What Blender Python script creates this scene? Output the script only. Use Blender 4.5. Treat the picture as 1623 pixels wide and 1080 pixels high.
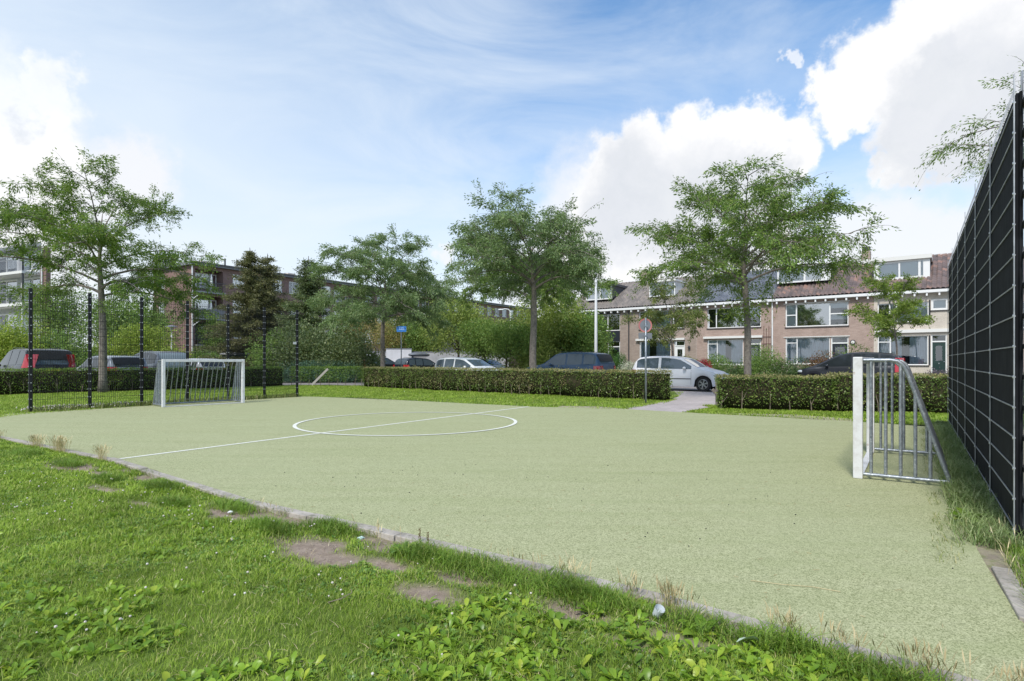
import bpy, math, random
import numpy as np
from mathutils import Vector, Matrix
R = math.radians
for o in list(bpy.data.objects): bpy.data.objects.remove(o)
scene = bpy.context.scene
col = scene.collection

# ---------------------------------------------------------------- camera
EYE = 1.26
cam = bpy.data.cameras.new('camera'); co = bpy.data.objects.new('camera', cam); col.objects.link(co)
co.location = (0, 0, EYE); co.rotation_euler = (R(90), 0, 0)
cam.sensor_width = 36; cam.lens = 36*915/1623; cam.shift_y = 0.0197
cam.clip_start = 0.05; cam.clip_end = 3000
scene.camera = co
scene.render.resolution_x = 1024; scene.render.resolution_y = 681
scene.view_settings.view_transform = 'Standard'; scene.view_settings.look = 'None'
scene.view_settings.exposure = 1.02; scene.view_settings.gamma = 1

def at(px, Y, py=None):
    """survey helper: photo column + distance -> place on the ground (or height of a row)"""
    return Vector(((px-811.5)/915*Y, Y, 0 if py is None else EYE+(572-py)/915*Y))

# ---------------------------------------------------------------- sky
SUN_EL, SUN_AZ = R(50), R(205)          # azimuth clockwise from +Y (behind the camera, a little to the left)
world = bpy.data.worlds.new('World'); scene.world = world; world.use_nodes = True
nt = world.node_tree; N = nt.nodes; Lk = nt.links
for n in list(N): N.remove(n)
def nd(tree, typ, **kw):
    n = tree.nodes.new(typ)
    for k, v in kw.items():
        if k == 'inp':
            for kk, vv in v.items():
                if hasattr(vv, 'is_output') or isinstance(vv, bpy.types.NodeSocket): tree.links.new(vv, n.inputs[kk])
                else: n.inputs[kk].default_value = vv
        else: setattr(n, k, v)
    return n
def mth(tree, op, a, b=None, c=None, clamp=False):
    n = tree.nodes.new('ShaderNodeMath'); n.operation = op; n.use_clamp = clamp
    for i, v in enumerate((a, b, c)):
        if v is None: continue
        if isinstance(v, bpy.types.NodeSocket): tree.links.new(v, n.inputs[i])
        else: n.inputs[i].default_value = v
    return n.outputs[0]
def mixc(tree, f, a, b):
    n = tree.nodes.new('ShaderNodeMix'); n.data_type = 'RGBA'
    for i, v in ((0, f), (6, a), (7, b)):
        if isinstance(v, bpy.types.NodeSocket): tree.links.new(v, n.inputs[i])
        else: n.inputs[i].default_value = v if i == 0 else (tuple(v)+(1,))[:4]
    return n.outputs[2]
def ramp(tree, f, stops, interp='LINEAR'):
    n = tree.nodes.new('ShaderNodeValToRGB'); cr = n.color_ramp; cr.interpolation = interp
    while len(cr.elements) < len(stops): cr.elements.new(0.5)
    for e, (p, c) in zip(cr.elements, stops):
        e.position = p; e.color = (c, c, c, 1) if not hasattr(c, '__len__') else (tuple(c)+(1,))[:4]
    tree.links.new(f, n.inputs[0]); return n.outputs[0]
def noise(tree, vec, scale, detail=4, rough=.55, dist=0, lac=2):
    n = nd(tree, 'ShaderNodeTexNoise', inp={'Scale': scale, 'Detail': detail, 'Roughness': rough, 'Distortion': dist, 'Lacunarity': lac})
    if vec is not None: tree.links.new(vec, n.inputs['Vector'])
    return n
sky = nd(nt, 'ShaderNodeTexSky', sky_type='NISHITA', sun_disc=False, sun_elevation=SUN_EL, sun_rotation=SUN_AZ, altitude=0, air_density=1.0, dust_density=0.6, ozone_density=1.6)
tc = nd(nt, 'ShaderNodeTexCoord'); D = tc.outputs['Generated']
wn = noise(nt, D, 5.5, 6, .62)
warp = nd(nt, 'ShaderNodeVectorMath', operation='SUBTRACT', inp={0: wn.outputs['Color'], 1: (.5, .5, .5)}).outputs[0]
warp = nd(nt, 'ShaderNodeVectorMath', operation='SCALE', inp={0: warp, 'Scale': .16}).outputs[0]
wn2 = noise(nt, D, 26, 5, .6)
warp2 = nd(nt, 'ShaderNodeVectorMath', operation='SUBTRACT', inp={0: wn2.outputs['Color'], 1: (.5, .5, .5)}).outputs[0]
warp2 = nd(nt, 'ShaderNodeVectorMath', operation='SCALE', inp={0: warp2, 'Scale': .055}).outputs[0]
Dw = nd(nt, 'ShaderNodeVectorMath', operation='ADD', inp={0: D, 1: warp}).outputs[0]
Dw = nd(nt, 'ShaderNodeVectorMath', operation='ADD', inp={0: Dw, 1: warp2}).outputs[0]
def blobs(lst, vec, soft):
    acc = None
    for px, py, r in lst:
        d = Vector(((px-811.5)/915, 1, (572-py)/915)); sc = 1/d.length; d.normalize()
        dist = nd(nt, 'ShaderNodeVectorMath', operation='DISTANCE', inp={0: vec, 1: d}).outputs['Value']
        m = nd(nt, 'ShaderNodeMapRange', interpolation_type='SMOOTHSTEP', inp={'Value': dist, 'From Min': r/915*sc, 'From Max': r/915*sc*soft, 'To Min': 1.0, 'To Max': 0.0}).outputs[0]
        acc = m if acc is None else mth(nt, 'MAXIMUM', acc, m)
    return acc
# heaped clouds on the right, small heaps left, low band along the horizon
cum = blobs([(960, 290, 40), (1030, 262, 48), (1110, 240, 52), (1180, 228, 50), (1235, 250, 45), (1080, 310, 70), (1180, 310, 60), (960, 340, 60), (935, 385, 45), (1020, 375, 60), (1110, 385, 60), (1215, 365, 45),
             (1320, 150, 42), (1380, 100, 60), (1470, 85, 80), (1560, 70, 95), (1640, 60, 90), (1450, 165, 65), (1540, 160, 80), (1640, 170, 80), (1440, 245, 38), (1520, 225, 40), (1720, 120, 150)], Dw, 1.45)
cumL = blobs([(70, 135, 26), (20, 165, 34), (60, 190, 40), (5, 215, 45), (-90, 180, 90), (90, 265, 40), (20, 285, 60), (-60, 300, 90), (1250, 100, 9)], Dw, 1.9)
low = blobs([(900, 400, 60), (1000, 395, 55), (1400, 395, 55), (1470, 400, 45), (690, 398, 12), (1050, 440, 120), (1200, 420, 70), (930, 350, 60), (880, 440, 60), (60, 330, 80), (200, 300, 40)], Dw, 2.2)
under = blobs([(1470, 190, 60), (1560, 190, 90), (1640, 200, 80), (1000, 325, 60), (1110, 335, 70), (1200, 300, 40), (1500, 130, 40), (20, 195, 20)], Dw, 2.1)
sep = nd(nt, 'ShaderNodeSeparateXYZ', inp={0: D})
# thin high veils: noise on a flat layer far above, stretched along one direction
lay = nd(nt, 'ShaderNodeMapping', inp={'Vector': D, 'Rotation': (0, R(24), 0), 'Scale': (1.3, 1.3, 3.6)}).outputs[0]
ci = noise(nt, lay, 1.9, 8, .58, .9).outputs['Fac']
veil = ramp(nt, ci, [(.36, 0), (.74, 1)])
big = noise(nt, D, 1.7, 2, .5).outputs['Fac']
hz = nd(nt, 'ShaderNodeMapRange', inp={'Value': sep.outputs[2], 'From Min': .02, 'From Max': .48, 'To Min': 1.0, 'To Max': 0.0}).outputs[0]
hz = mth(nt, 'POWER', hz, 1.0)
leftness = nd(nt, 'ShaderNodeMapRange', interpolation_type='SMOOTHSTEP', inp={'Value': sep.outputs[0], 'From Min': .12, 'From Max': -.6, 'To Min': 0.0, 'To Max': .62}).outputs[0]
skyc = nd(nt, 'ShaderNodeVectorMath', operation='MULTIPLY', inp={0: sky.outputs[0], 1: (.60, .93, 1.10)}).outputs[0]
CW = 5.15      # brightness of a sunlit cloud in sky units
c1 = mixc(nt, mth(nt, 'MULTIPLY', veil, .68), skyc, (CW*.82, CW*.90, CW*.99))
c1 = mixc(nt, leftness, c1, (CW*.80, CW*.90, CW*1.0))
c1 = mixc(nt, mth(nt, 'MULTIPLY', hz, .95, clamp=True), c1, (CW*.88, CW*.93, CW*.98))
lowd = noise(nt, Dw, 7, 6, .6).outputs['Fac']
c1 = mixc(nt, mth(nt, 'MULTIPLY', low, .8), c1, (CW*.93, CW*.93, CW*.95))
shade = mth(nt, 'MULTIPLY', under, mth(nt, 'ADD', mth(nt, 'MULTIPLY', lowd, .6), .32), clamp=True)
cloudc = mixc(nt, shade, (CW*1.08, CW*1.07, CW*1.06), (CW*.60, CW*.65, CW*.73))
fine = noise(nt, Dw, 16, 7, .6).outputs['Fac']
cloudc = mixc(nt, mth(nt, 'MULTIPLY', ramp(nt, fine, [(.42, 0), (.66, 1)]), .35), cloudc, (CW*.82, CW*.84, CW*.90))
c2 = mixc(nt, mth(nt, 'MULTIPLY', cumL, .62), c1, cloudc)
c2 = mixc(nt, cum, c2, cloudc)
bg = nd(nt, 'ShaderNodeBackground', inp={'Color': c2, 'Strength': 0.10})
out = nd(nt, 'ShaderNodeOutputWorld', inp={'Surface': bg.outputs[0]})

# ---------------------------------------------------------------- sun (veiled by thin cloud)
sl = bpy.data.lights.new('sun', 'SUN'); sl.energy = 1.95; sl.angle = R(10); sl.color = (1, .955, .89)
so = bpy.data.objects.new('sun', sl); col.objects.link(so)
sd = Vector((math.sin(SUN_AZ)*math.cos(SUN_EL), math.cos(SUN_AZ)*math.cos(SUN_EL), math.sin(SUN_EL)))
so.rotation_euler = (-sd).to_track_quat('-Z', 'Y').to_euler()

# ---------------------------------------------------------------- helpers
def link(o, parent=None):
    col.objects.link(o)
    if parent is not None: o.parent = parent
    return o
def tag(o, label=None, cat=None, group=None, kind=None):
    if label: o['label'] = label
    if cat: o['category'] = cat
    if group: o['group'] = group
    if kind: o['kind'] = kind
    return o
def empty(name, loc=(0, 0, 0), rz=0, label=None, cat=None, group=None):
    o = bpy.data.objects.new(name, None); o.empty_display_size = .2
    o.location = loc; o.rotation_euler = (0, 0, rz); link(o)
    return tag(o, label, cat, group)
def copy_tree(o, parent=None):
    c = o.copy(); col.objects.link(c)
    if parent is not None: c.parent = parent
    for ch in list(o.children): copy_tree(ch, c)
    return c
class MB:
    def __init__(s): s.v = []; s.f = []
    def add(s, vs, fs):
        b = len(s.v); s.v += [tuple(v) for v in vs]; s.f += [tuple(b+i for i in f) for f in fs]; return s
    def box(s, c, d, rz=0, M=None):
        x, y, z = d[0]/2, d[1]/2, d[2]/2
        vs = [Vector((a*x, b*y, e*z)) for e in (-1, 1) for a, b in ((-1, -1), (1, -1), (1, 1), (-1, 1))]
        if rz: rot = Matrix.Rotation(rz, 3, 'Z'); vs = [rot @ v for v in vs]
        if M is not None: vs = [M @ v for v in vs]
        vs = [v+Vector(c) for v in vs]
        return s.add(vs, [(3, 2, 1, 0), (4, 5, 6, 7), (0, 1, 5, 4), (1, 2, 6, 5), (2, 3, 7, 6), (3, 0, 4, 7)])
    def bb(s, x0, x1, y0, y1, z0, z1): return s.box(((x0+x1)/2, (y0+y1)/2, (z0+z1)/2), (abs(x1-x0), abs(y1-y0), abs(z1-z0)))
    def beam(s, a, b, w, h):
        a, b = Vector(a), Vector(b); d = b-a; M = d.to_track_quat('X', 'Z').to_matrix()
        return s.box((a+b)/2, (d.length, w, h), M=M)
    def tube(s, pts, r, n=8, cap=True):
        pts = [Vector(p) for p in pts]; rr = r if hasattr(r, '__len__') else [r]*len(pts)
        vs = []; prev = None
        for i, p in enumerate(pts):
            t = (pts[min(i+1, len(pts)-1)]-pts[max(i-1, 0)]).normalized()
            u = Vector((0, 0, 1)).cross(t) if prev is None else prev-t*prev.dot(t)
            if u.length < 1e-3: u = Vector((1, 0, 0)).cross(t)
            u.normalize(); prev = u; w = t.cross(u)
            vs += [p+(u*math.cos(2*math.pi*k/n)+w*math.sin(2*math.pi*k/n))*rr[i] for k in range(n)]
        fs = [(i*n+k, i*n+(k+1) % n, (i+1)*n+(k+1) % n, (i+1)*n+k) for i in range(len(pts)-1) for k in range(n)]
        if cap: fs += [tuple(range(n-1, -1, -1)), tuple((len(pts)-1)*n+k for k in range(n))]
        return s.add(vs, fs)
    def sph(s, c, r, nu=12, nv=8):
        c = Vector(c); r = r if hasattr(r, '__len__') else (r, r, r); vs = []
        for j in range(nv+1):
            a = math.pi*j/nv
            for i in range(nu):
                b = 2*math.pi*i/nu
                vs.append(c+Vector((r[0]*math.sin(a)*math.cos(b), r[1]*math.sin(a)*math.sin(b), r[2]*math.cos(a))))
        return s.add(vs, [(j*nu+i, (j+1)*nu+i, (j+1)*nu+(i+1) % nu, j*nu+(i+1) % nu) for j in range(nv) for i in range(nu)])
    def cyl(s, c, r, d, axis='Y', n=24, r2=None):
        ax = {'X': Vector((1, 0, 0)), 'Y': Vector((0, 1, 0)), 'Z': Vector((0, 0, 1))}[axis]
        return s.tube([Vector(c)-ax*d/2, Vector(c)+ax*d/2], [r, r2 or r], n)
    def poly(s, pts): return s.add(pts, [tuple(range(len(pts)))])
    def prism(s, pts, off):
        n = len(pts); off = Vector(off); a = [Vector(p) for p in pts]; b = [p+off for p in a]
        return s.add(a+b, [tuple(range(n-1, -1, -1)), tuple(range(n, 2*n))]+[(i, (i+1) % n, n+(i+1) % n, n+i) for i in range(n)])
    def build(s, name, mat, parent=None, smooth=False, bevel=0, label=None, **tg):
        me = bpy.data.meshes.new(name); me.from_pydata(s.v, [], s.f); me.materials.append(mat)
        if smooth: me.polygons.foreach_set('use_smooth', [True]*len(me.polygons))
        me.update(); o = bpy.data.objects.new(name, me); link(o, parent)
        if bevel:
            m = o.modifiers.new('bevel', 'BEVEL'); m.width = bevel; m.segments = 2; m.limit_method = 'ANGLE'
        if smooth and bevel == 0 and smooth != 'all':
            try: me.set_sharp_from_angle(angle=R(40))
            except Exception: pass
        tag(o, label, tg.get('cat'), tg.get('group'), tg.get('kind')); return o
def np_mesh(name, V, F, mat, parent=None, smooth=False, k=4):
    """V (n,3) array, F (m,k) int array"""
    me = bpy.data.meshes.new(name); n, m = len(V), len(F)
    me.vertices.add(n); me.vertices.foreach_set('co', np.ascontiguousarray(V, dtype=np.float32).ravel())
    me.loops.add(m*k); me.loops.foreach_set('vertex_index', np.ascontiguousarray(F, dtype=np.int32).ravel())
    me.polygons.add(m); me.polygons.foreach_set('loop_start', np.arange(0, m*k, k, dtype=np.int32))
    if smooth: me.polygons.foreach_set('use_smooth', np.ones(m, dtype=bool))
    me.materials.append(mat); me.update(calc_edges=True)
    return link(bpy.data.objects.new(name, me), parent)
def nrm(a): return a/np.maximum(np.linalg.norm(a, axis=1, keepdims=True), 1e-6)
def leaf_V(P, Dr, S, L, W, fold=0.0):
    L = np.broadcast_to(L, len(P))[:, None]; W = np.broadcast_to(W, len(P))[:, None]
    Nn = nrm(np.cross(Dr, S)); mid = P+Dr*L*.48
    V = np.stack([P, mid+S*W*.5+Nn*W*fold, P+Dr*L, mid-S*W*.5+Nn*W*fold], 1).reshape(-1, 3)
    return V, np.arange(len(V)).reshape(-1, 4)
def rdir(rng, n): return nrm(rng.normal(size=(n, 3)))
def leaves(name, P, Dr, L, W, mat, parent, rng, **kw):
    S = nrm(np.cross(Dr, rdir(rng, len(P)))); V, F = leaf_V(P, Dr, S, L, W, **kw)
    return np_mesh(name, V, F, mat, parent)

# ---------------------------------------------------------------- materials
def mat(name, base=(.5, .5, .5), rough=.6, metal=0, spec=.5, coat=0):
    m = bpy.data.materials.new(name); m.use_nodes = True
    p = m.node_tree.nodes['Principled BSDF']
    p.inputs['Base Color'].default_value = (*base, 1); p.inputs['Roughness'].default_value = rough
    p.inputs['Metallic'].default_value = metal; p.inputs['Specular IOR Level'].default_value = spec
    p.inputs['Coat Weight'].default_value = coat; p.inputs['Coat Roughness'].default_value = .03
    return m
def vary(m, a, b, scale, detail=5, lo=.35, hi=.65, bump=0, bscale=None, c=None, cs=None, coord='Object', rough=.6):
    """mottle: two (or three) colours of the thing itself over noise, plus bump"""
    t = m.node_tree; p = t.nodes['Principled BSDF']; tc = nd(t, 'ShaderNodeTexCoord').outputs[coord]
    f = ramp(t, noise(t, tc, scale, detail, rough).outputs['Fac'], [(lo, 0), (hi, 1)])
    cc = mixc(t, f, a, b)
    if c is not None:
        g = ramp(t, noise(t, tc, cs or scale*7, 5, .6).outputs['Fac'], [(.52, 0), (.72, 1)]); cc = mixc(t, g, cc, c)
    t.links.new(cc, p.inputs['Base Color'])
    if bump:
        bn = nd(t, 'ShaderNodeBump', inp={'Strength': bump, 'Distance': .02, 'Height': noise(t, tc, bscale or scale*6, 4, .6).outputs['Fac']})
        t.links.new(bn.outputs[0], p.inputs['Normal'])
    return m
def foliage(name, a, b, c=None, transl=.35, rough=.5, clump=1.6):
    m = mat(name, a, rough, spec=.35); t = m.node_tree; p = t.nodes['Principled BSDF']
    g = nd(t, 'ShaderNodeNewGeometry').outputs['Random Per Island']
    st = [(0, a), (.75, b)] + ([(1, c)] if c else [])
    cc = ramp(t, g, st)
    ns = noise(t, nd(t, 'ShaderNodeTexCoord').outputs['Object'], clump, 3, .6).outputs['Fac']
    cc = mixc(t, ramp(t, ns, [(.35, .55), (.52, 0)]), cc, tuple(x*.62 for x in a))
    cc = mixc(t, ramp(t, ns, [(.5, 0), (.68, .5)]), cc, tuple(min(1, x*1.25) for x in b))
    t.links.new(cc, p.inputs['Base Color'])
    tr = nd(t, 'ShaderNodeBsdfTranslucent', inp={'Color': mixc(t, .35, cc, (.30, .42, .05))})
    mx = nd(t, 'ShaderNodeMixShader', inp={0: transl, 1: p.outputs[0], 2: tr.outputs[0]})
    t.links.new(mx.outputs[0], t.nodes['Material Output'].inputs[0]); return m
def brick(name, a, b, mortar, bw=.22, bh=.065, rot=False):
    m = mat(name, a, .85, spec=.25); t = m.node_tree; p = t.nodes['Principled BSDF']
    s = nd(t, 'ShaderNodeSeparateXYZ', inp={0: nd(t, 'ShaderNodeTexCoord').outputs['Object']})
    u = mth(t, 'ADD', s.outputs[0], s.outputs[1])
    v = nd(t, 'ShaderNodeCombineXYZ', inp={0: u, 1: s.outputs[2]}).outputs[0]
    if rot: v = nd(t, 'ShaderNodeTexCoord').outputs['Object']
    bt = nd(t, 'ShaderNodeTexBrick', inp={'Vector': v, 'Color1': (*a, 1), 'Color2': (*b, 1), 'Mortar': (*mortar, 1), 'Scale': 1.0, 'Mortar Size': .006, 'Brick Width': bw, 'Row Height': bh, 'Bias': -.1})
    n1 = noise(t, v, 1.1, 5, .65).outputs['Fac']; n2 = noise(t, v, 18, 3, .6).outputs['Fac']
    cc = mixc(t, ramp(t, n1, [(.35, 0), (.75, .45)]), bt.outputs['Color'], tuple(x*.62 for x in b))
    cc = mixc(t, ramp(t, n2, [(.5, 0), (.8, .5)]), cc, tuple(min(1, x*1.35) for x in a))
    t.links.new(cc, p.inputs['Base Color'])
    bn = nd(t, 'ShaderNodeBump', inp={'Strength': .5, 'Distance': .01, 'Height': bt.outputs['Fac']}); bn.invert = True
    t.links.new(bn.outputs[0], p.inputs['Normal']); return m
def glassy(name, tint=(.9, .95, 1), base=.16):
    m = bpy.data.materials.new(name); m.use_nodes = True; t = m.node_tree
    for n in list(t.nodes): t.nodes.remove(n)
    fr = nd(t, 'ShaderNodeLayerWeight', inp={'Blend': .35})
    f = mth(t, 'MAXIMUM', fr.outputs['Fresnel'], base)
    gl = nd(t, 'ShaderNodeBsdfGlossy', inp={'Roughness': .02, 'Color': (.95, .97, 1, 1)}); tr = nd(t, 'ShaderNodeBsdfTransparent', inp={'Color': (*tint, 1)})
    mx = nd(t, 'ShaderNodeMixShader', inp={0: f, 1: tr.outputs[0], 2: gl.outputs[0]})
    nd(t, 'ShaderNodeOutputMaterial', inp={0: mx.outputs[0]}); return m
M = {}
M['white'] = vary(mat('white_paint', (.72, .73, .74), .45), (.74, .75, .76), (.62, .63, .63), 3, bump=.05)
M['white_worn'] = vary(mat('worn_white_paint', (.7, .7, .7), .5), (.64, .645, .66), (.46, .44, .42), 9, lo=.45, hi=.8, c=(.35, .27, .22), cs=14, bump=.15)
for n_ in M['white_worn'].node_tree.nodes:
    if n_.type == 'VALTORGB' and abs(n_.color_ramp.elements[0].position-.52) < 1e-4: n_.color_ramp.elements[0].position = .66; n_.color_ramp.elements[1].position = .74
M['galv'] = vary(mat('galvanised_steel', (.3, .33, .36), .42, .55), (.19, .215, .245), (.31, .34, .375), 14, c=(.52, .55, .58), cs=40, bump=.08)
M['black'] = vary(mat('black_coated_steel', (.008, .009, .011), .5, spec=.3), (.007, .008, .010), (.016, .017, .019), 20)
M['bolt'] = mat('bolt_steel', (.55, .57, .6), .35, .8)
M['rail'] = vary(mat('worn_steel_wire', (.3, .31, .33), .45, .5), (.26, .27, .29), (.44, .45, .48), 8)
M['dark'] = mat('dark_rubber', (.012, .012, .013), .7)
M['concrete'] = vary(mat('kerb_concrete', (.4, .38, .37), .9), (.43, .39, .345), (.28, .25, .215), 4, bump=.35, c=(.18, .17, .13), cs=18)
M['wood'] = vary(mat('weathered_wood', (.25, .21, .18), .85), (.27, .235, .205), (.15, .125, .105), 7, bump=.4)
M['bark'] = vary(mat('grey_bark', (.2, .18, .15), .9), (.235, .20, .17), (.115, .10, .085), 9, detail=8, bump=.8, bscale=26, c=(.30, .27, .235), cs=20)
M['bark_dark'] = vary(mat('brown_bark', (.1, .08, .06), .9), (.11, .09, .07), (.06, .05, .04), 9, bump=.6)
M['stem'] = vary(mat('pale_stem', (.2, .16, .11), .9), (.21, .17, .12), (.12, .10, .07), 9)
# ================================================================ ground
UX, UY = .56, .828            # along the pitch's halfway line
VX, VY = .828, -.56           # along its long side
def along(p, u=0, v=0, z=0): return Vector((p[0]+UX*u+VX*v, p[1]+UY*u+VY*v, z))
KERB = [(-17.5, 16.3), (-12.7, 12.6), (-8.55, 9.55), (-5.03, 7.30), (-2.38, 5.17), (-.772, 4.117), (.257, 3.43), (.85, 3.01), (1.567, 2.437), (2.10, 1.95)]
PITCH = [(-12.7, 12.6), (-8.55, 9.55), (-5.03, 7.34), (-2.38, 5.20), (-.772, 4.147), (.257, 3.46), (.85, 3.04), (1.567, 2.46), (2.10, 1.98),
         (2.47, 2.80), (2.90, 3.52), (3.55, 4.5), (4.38, 5.75), (5.5, 7.4), (7.1, 9.75), (7.95, 11.05), (7.07, 12.0), (4.6, 13.8), (2.9, 15.1), (.5, 15.85), (-3.5, 18.4), (-7.5, 20.6)]
def smooth_ring(pts, step=.35, amp=.035, seed=3):
    rr = random.Random(seed); out = []
    for i, a in enumerate(pts):
        b = pts[(i+1) % len(pts)]; L = math.dist(a, b); n = max(1, int(L/step))
        for k in range(n):
            t = k/n; out.append((a[0]+(b[0]-a[0])*t+rr.uniform(-amp, amp)*(k > 0), a[1]+(b[1]-a[1])*t+rr.uniform(-amp, amp)*(k > 0)))
    return out
g = MB(); g.poly([(-900, -300, -.05), (900, -300, -.05), (900, 1500, -.05), (-900, 1500, -.05)])
m_ground = vary(mat('distant_grass', (.07, .10, .03), .95), (.085, .13, .035), (.12, .15, .05), .6, c=(.16, .15, .08), cs=5, bump=.4)
g.build('ground', m_ground, kind='structure')

# artificial turf with fine two-tone fibre speckle
m_turf = mat('artificial_turf', (.3, .33, .18), .95, spec=.15); t = m_turf.node_tree; p = t.nodes['Principled BSDF']
oc = nd(t, 'ShaderNodeTexCoord').outputs['Object']
v1 = nd(t, 'ShaderNodeTexVoronoi', inp={'Vector': oc, 'Scale': 185}).outputs['Color']; v2 = nd(t, 'ShaderNodeTexVoronoi', inp={'Vector': oc, 'Scale': 75, 'Randomness': 1}).outputs['Color']
f1 = mth(t, 'ADD', mth(t, 'MULTIPLY', nd(t, 'ShaderNodeSeparateXYZ', inp={0: v1}).outputs[0], .76), mth(t, 'MULTIPLY', nd(t, 'ShaderNodeSeparateXYZ', inp={0: v2}).outputs[1], .24)); f2 = noise(t, oc, .55, 5, .6).outputs['Fac']; f3 = noise(t, oc, 7, 6, .7).outputs['Fac']
f4 = noise(t, nd(t, 'ShaderNodeMapping', inp={'Vector': oc, 'Rotation': (0, 0, R(34)), 'Scale': (.35, 3, 1)}).outputs[0], 1.2, 4, .6).outputs['Fac']
cc = mixc(t, ramp(t, f1, [(.12, 0), (.80, 1)]), (.165, .180, .084), (.455, .462, .275))
cc = mixc(t, ramp(t, f2, [(.35, 0), (.7, .3)]), cc, (.34, .365, .215))
cc = mixc(t, ramp(t, f4, [(.45, 0), (.75, .35)]), cc, (.22, .26, .11))
cc = mixc(t, ramp(t, f3, [(.5, 0), (.78, .45)]), cc, (.38, .38, .24))
vor = nd(t, 'ShaderNodeTexVoronoi', inp={'Vector': oc, 'Scale': 2.3}).outputs['Distance']
cc = mixc(t, ramp(t, vor, [(.0, .8), (.022, 0)]), cc, (.03, .03, .025))
t.links.new(cc, p.inputs['Base Color'])
g = MB(); g.poly([(x, y, 0) for x, y in smooth_ring(PITCH)]); g.build('pitch_turf', m_turf, kind='structure')

# white lines
m_line = mat('white_turf_line', (.6, .6, .55), .95); t = m_line.node_tree; p = t.nodes['Principled BSDF']
oc = nd(t, 'ShaderNodeTexCoord').outputs['Object']
cc = mixc(t, ramp(t, noise(t, oc, 105, 3, .7).outputs['Fac'], [(.3, 0), (.55, 1)]), (.46, .46, .38), (.74, .74, .68))
cc = mixc(t, ramp(t, noise(t, oc, 6, 5, .7).outputs['Fac'], [(.45, 0), (.8, .6)]), cc, (.50, .51, .40)); t.links.new(cc, p.inputs['Base Color'])
g = MB(); A = Vector((-5.03, 7.40, .004)); B = Vector((.45, 15.80, .004)); d = (B-A).normalized(); n_ = Vector((-d.y, d.x, 0))*.035
g.poly([A-n_, B-n_, B+n_, A+n_]).build('halfway_line', m_line, kind='structure')
g = MB(); C0 = (-2.12, 11.85); ro, ri = 2.23, 2.16
vs = [(C0[0]+r*math.cos(a), C0[1]+r*math.sin(a), .008) for r in (ri, ro) for a in [2*math.pi*i/96 for i in range(96)]]
g.add(vs, [(i, 96+i, 96+(i+1) % 96, (i+1) % 96) for i in range(96)]).build('centre_circle_line', m_line, kind='structure')

# paving: street + parking court behind the hedges, path from the street to the pitch
m_road = brick('street_brick', (.30, .27, .265), (.235, .215, .215), (.17, .16, .155), .21, .07, rot=True)
m_path = brick('path_pavers', (.45, .395, .385), (.38, .335, .33), (.27, .25, .24), .30, .30, rot=True)
g = MB(); g.poly([(-60, 30, -.035), (-21, 21.6, -.035), (-9.9, 31.3, -.035), (-6.6, 28.6, -.035), (5.6, 19.8, -.035), (8.5, 18.2, -.035), (14, 15.6, -.035), (42, 5, -.035), (60, 14, -.035), (13.5, 41, -.035), (5.5, 47, -.035), (2, 75, -.035), (-35, 60, -.035)])
g.build('street', m_road, kind='structure')
P = [at(985, 15.2), at(1080, 14.1), at(1100, 14.9), at(1128, 15.9), at(1137, 17.0), at(1150, 23), at(1068, 24.5), at(1076, 20.5), at(1056, 18.4), at(1030, 17.1)]
g = MB(); g.poly([(q.x, q.y, -.012) for q in P]).build('path', m_path, kind='structure')

# kerb: flush concrete strip between lawn and turf, stones with joints
g = MB(); rr = random.Random(5)
for a, b in zip(KERB[:-1], KERB[1:]):
    a = Vector((*a, 0)); b = Vector((*b, 0)); L = (b-a).length; n = max(1, round(L/1.0)); d = (b-a)/n; s = Vector((d.y, -d.x, 0)).normalized()*.075
    for k in range(n):
        p0 = a+d*k+d*.006; p1 = a+d*(k+1)-d*.006; z = .034+rr.uniform(-.006, .006); z2 = z+rr.uniform(-.004, .004)
        g.prism([p0-s*.0+Vector((0, 0, -.2)), p1+Vector((0, 0, -.2)), p1-Vector((0, 0, 0))+s*1.25+Vector((0, 0, -.2)), p0+s*1.25+Vector((0, 0, -.2))], (0, 0, .2+z))
kb = g.build('kerb', M['concrete'], kind='structure', bevel=.006)
g = MB()
for a, b in (((2.905, 3.50), (2.46, 2.80)), ((2.42, 2.73), (2.06, 2.0))):
    a = Vector((*a, -.15)); b = Vector((*b, -.15)); d = (b-a).normalized(); s = Vector((-d.y, d.x, 0))*.095
    g.prism([a, a+s, b+s, b], (0, 0, .168))
g.build('kerb_stones', M['concrete'], kind='structure', bevel=.006)

# ---------------------------------------------------------------- lawn in front (lumpy soil sheet + real blades)
kx = np.array([p[0] for p in KERB]); ky = np.array([p[1] for p in KERB])
def kerb_y(x): return np.interp(x, kx, ky)      # kerb outer line (turf side)
def vnoise(x, y, s, seed=0):
    """smooth value noise"""
    x = np.asarray(x)*s+seed*17.3; y = np.asarray(y)*s-seed*9.1
    xi = np.floor(x); yi = np.floor(y); fx = x-xi; fy = y-yi; fx = fx*fx*(3-2*fx); fy = fy*fy*(3-2*fy)
    def h(a, b): v = np.sin(a*127.1+b*311.7+seed*74.7)*43758.5453; return v-np.floor(v)
    return (h(xi, yi)*(1-fx)+h(xi+1, yi)*fx)*(1-fy)+(h(xi, yi+1)*(1-fx)+h(xi+1, yi+1)*fx)*fy
def fbm(x, y, s, seed=0, o=3): return sum(vnoise(x, y, s*2**i, seed+i)*.5**i for i in range(o))/sum(.5**i for i in range(o))
DIRT = []                                        # worn spots: (x, y, radius along kerb, radius across)
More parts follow.
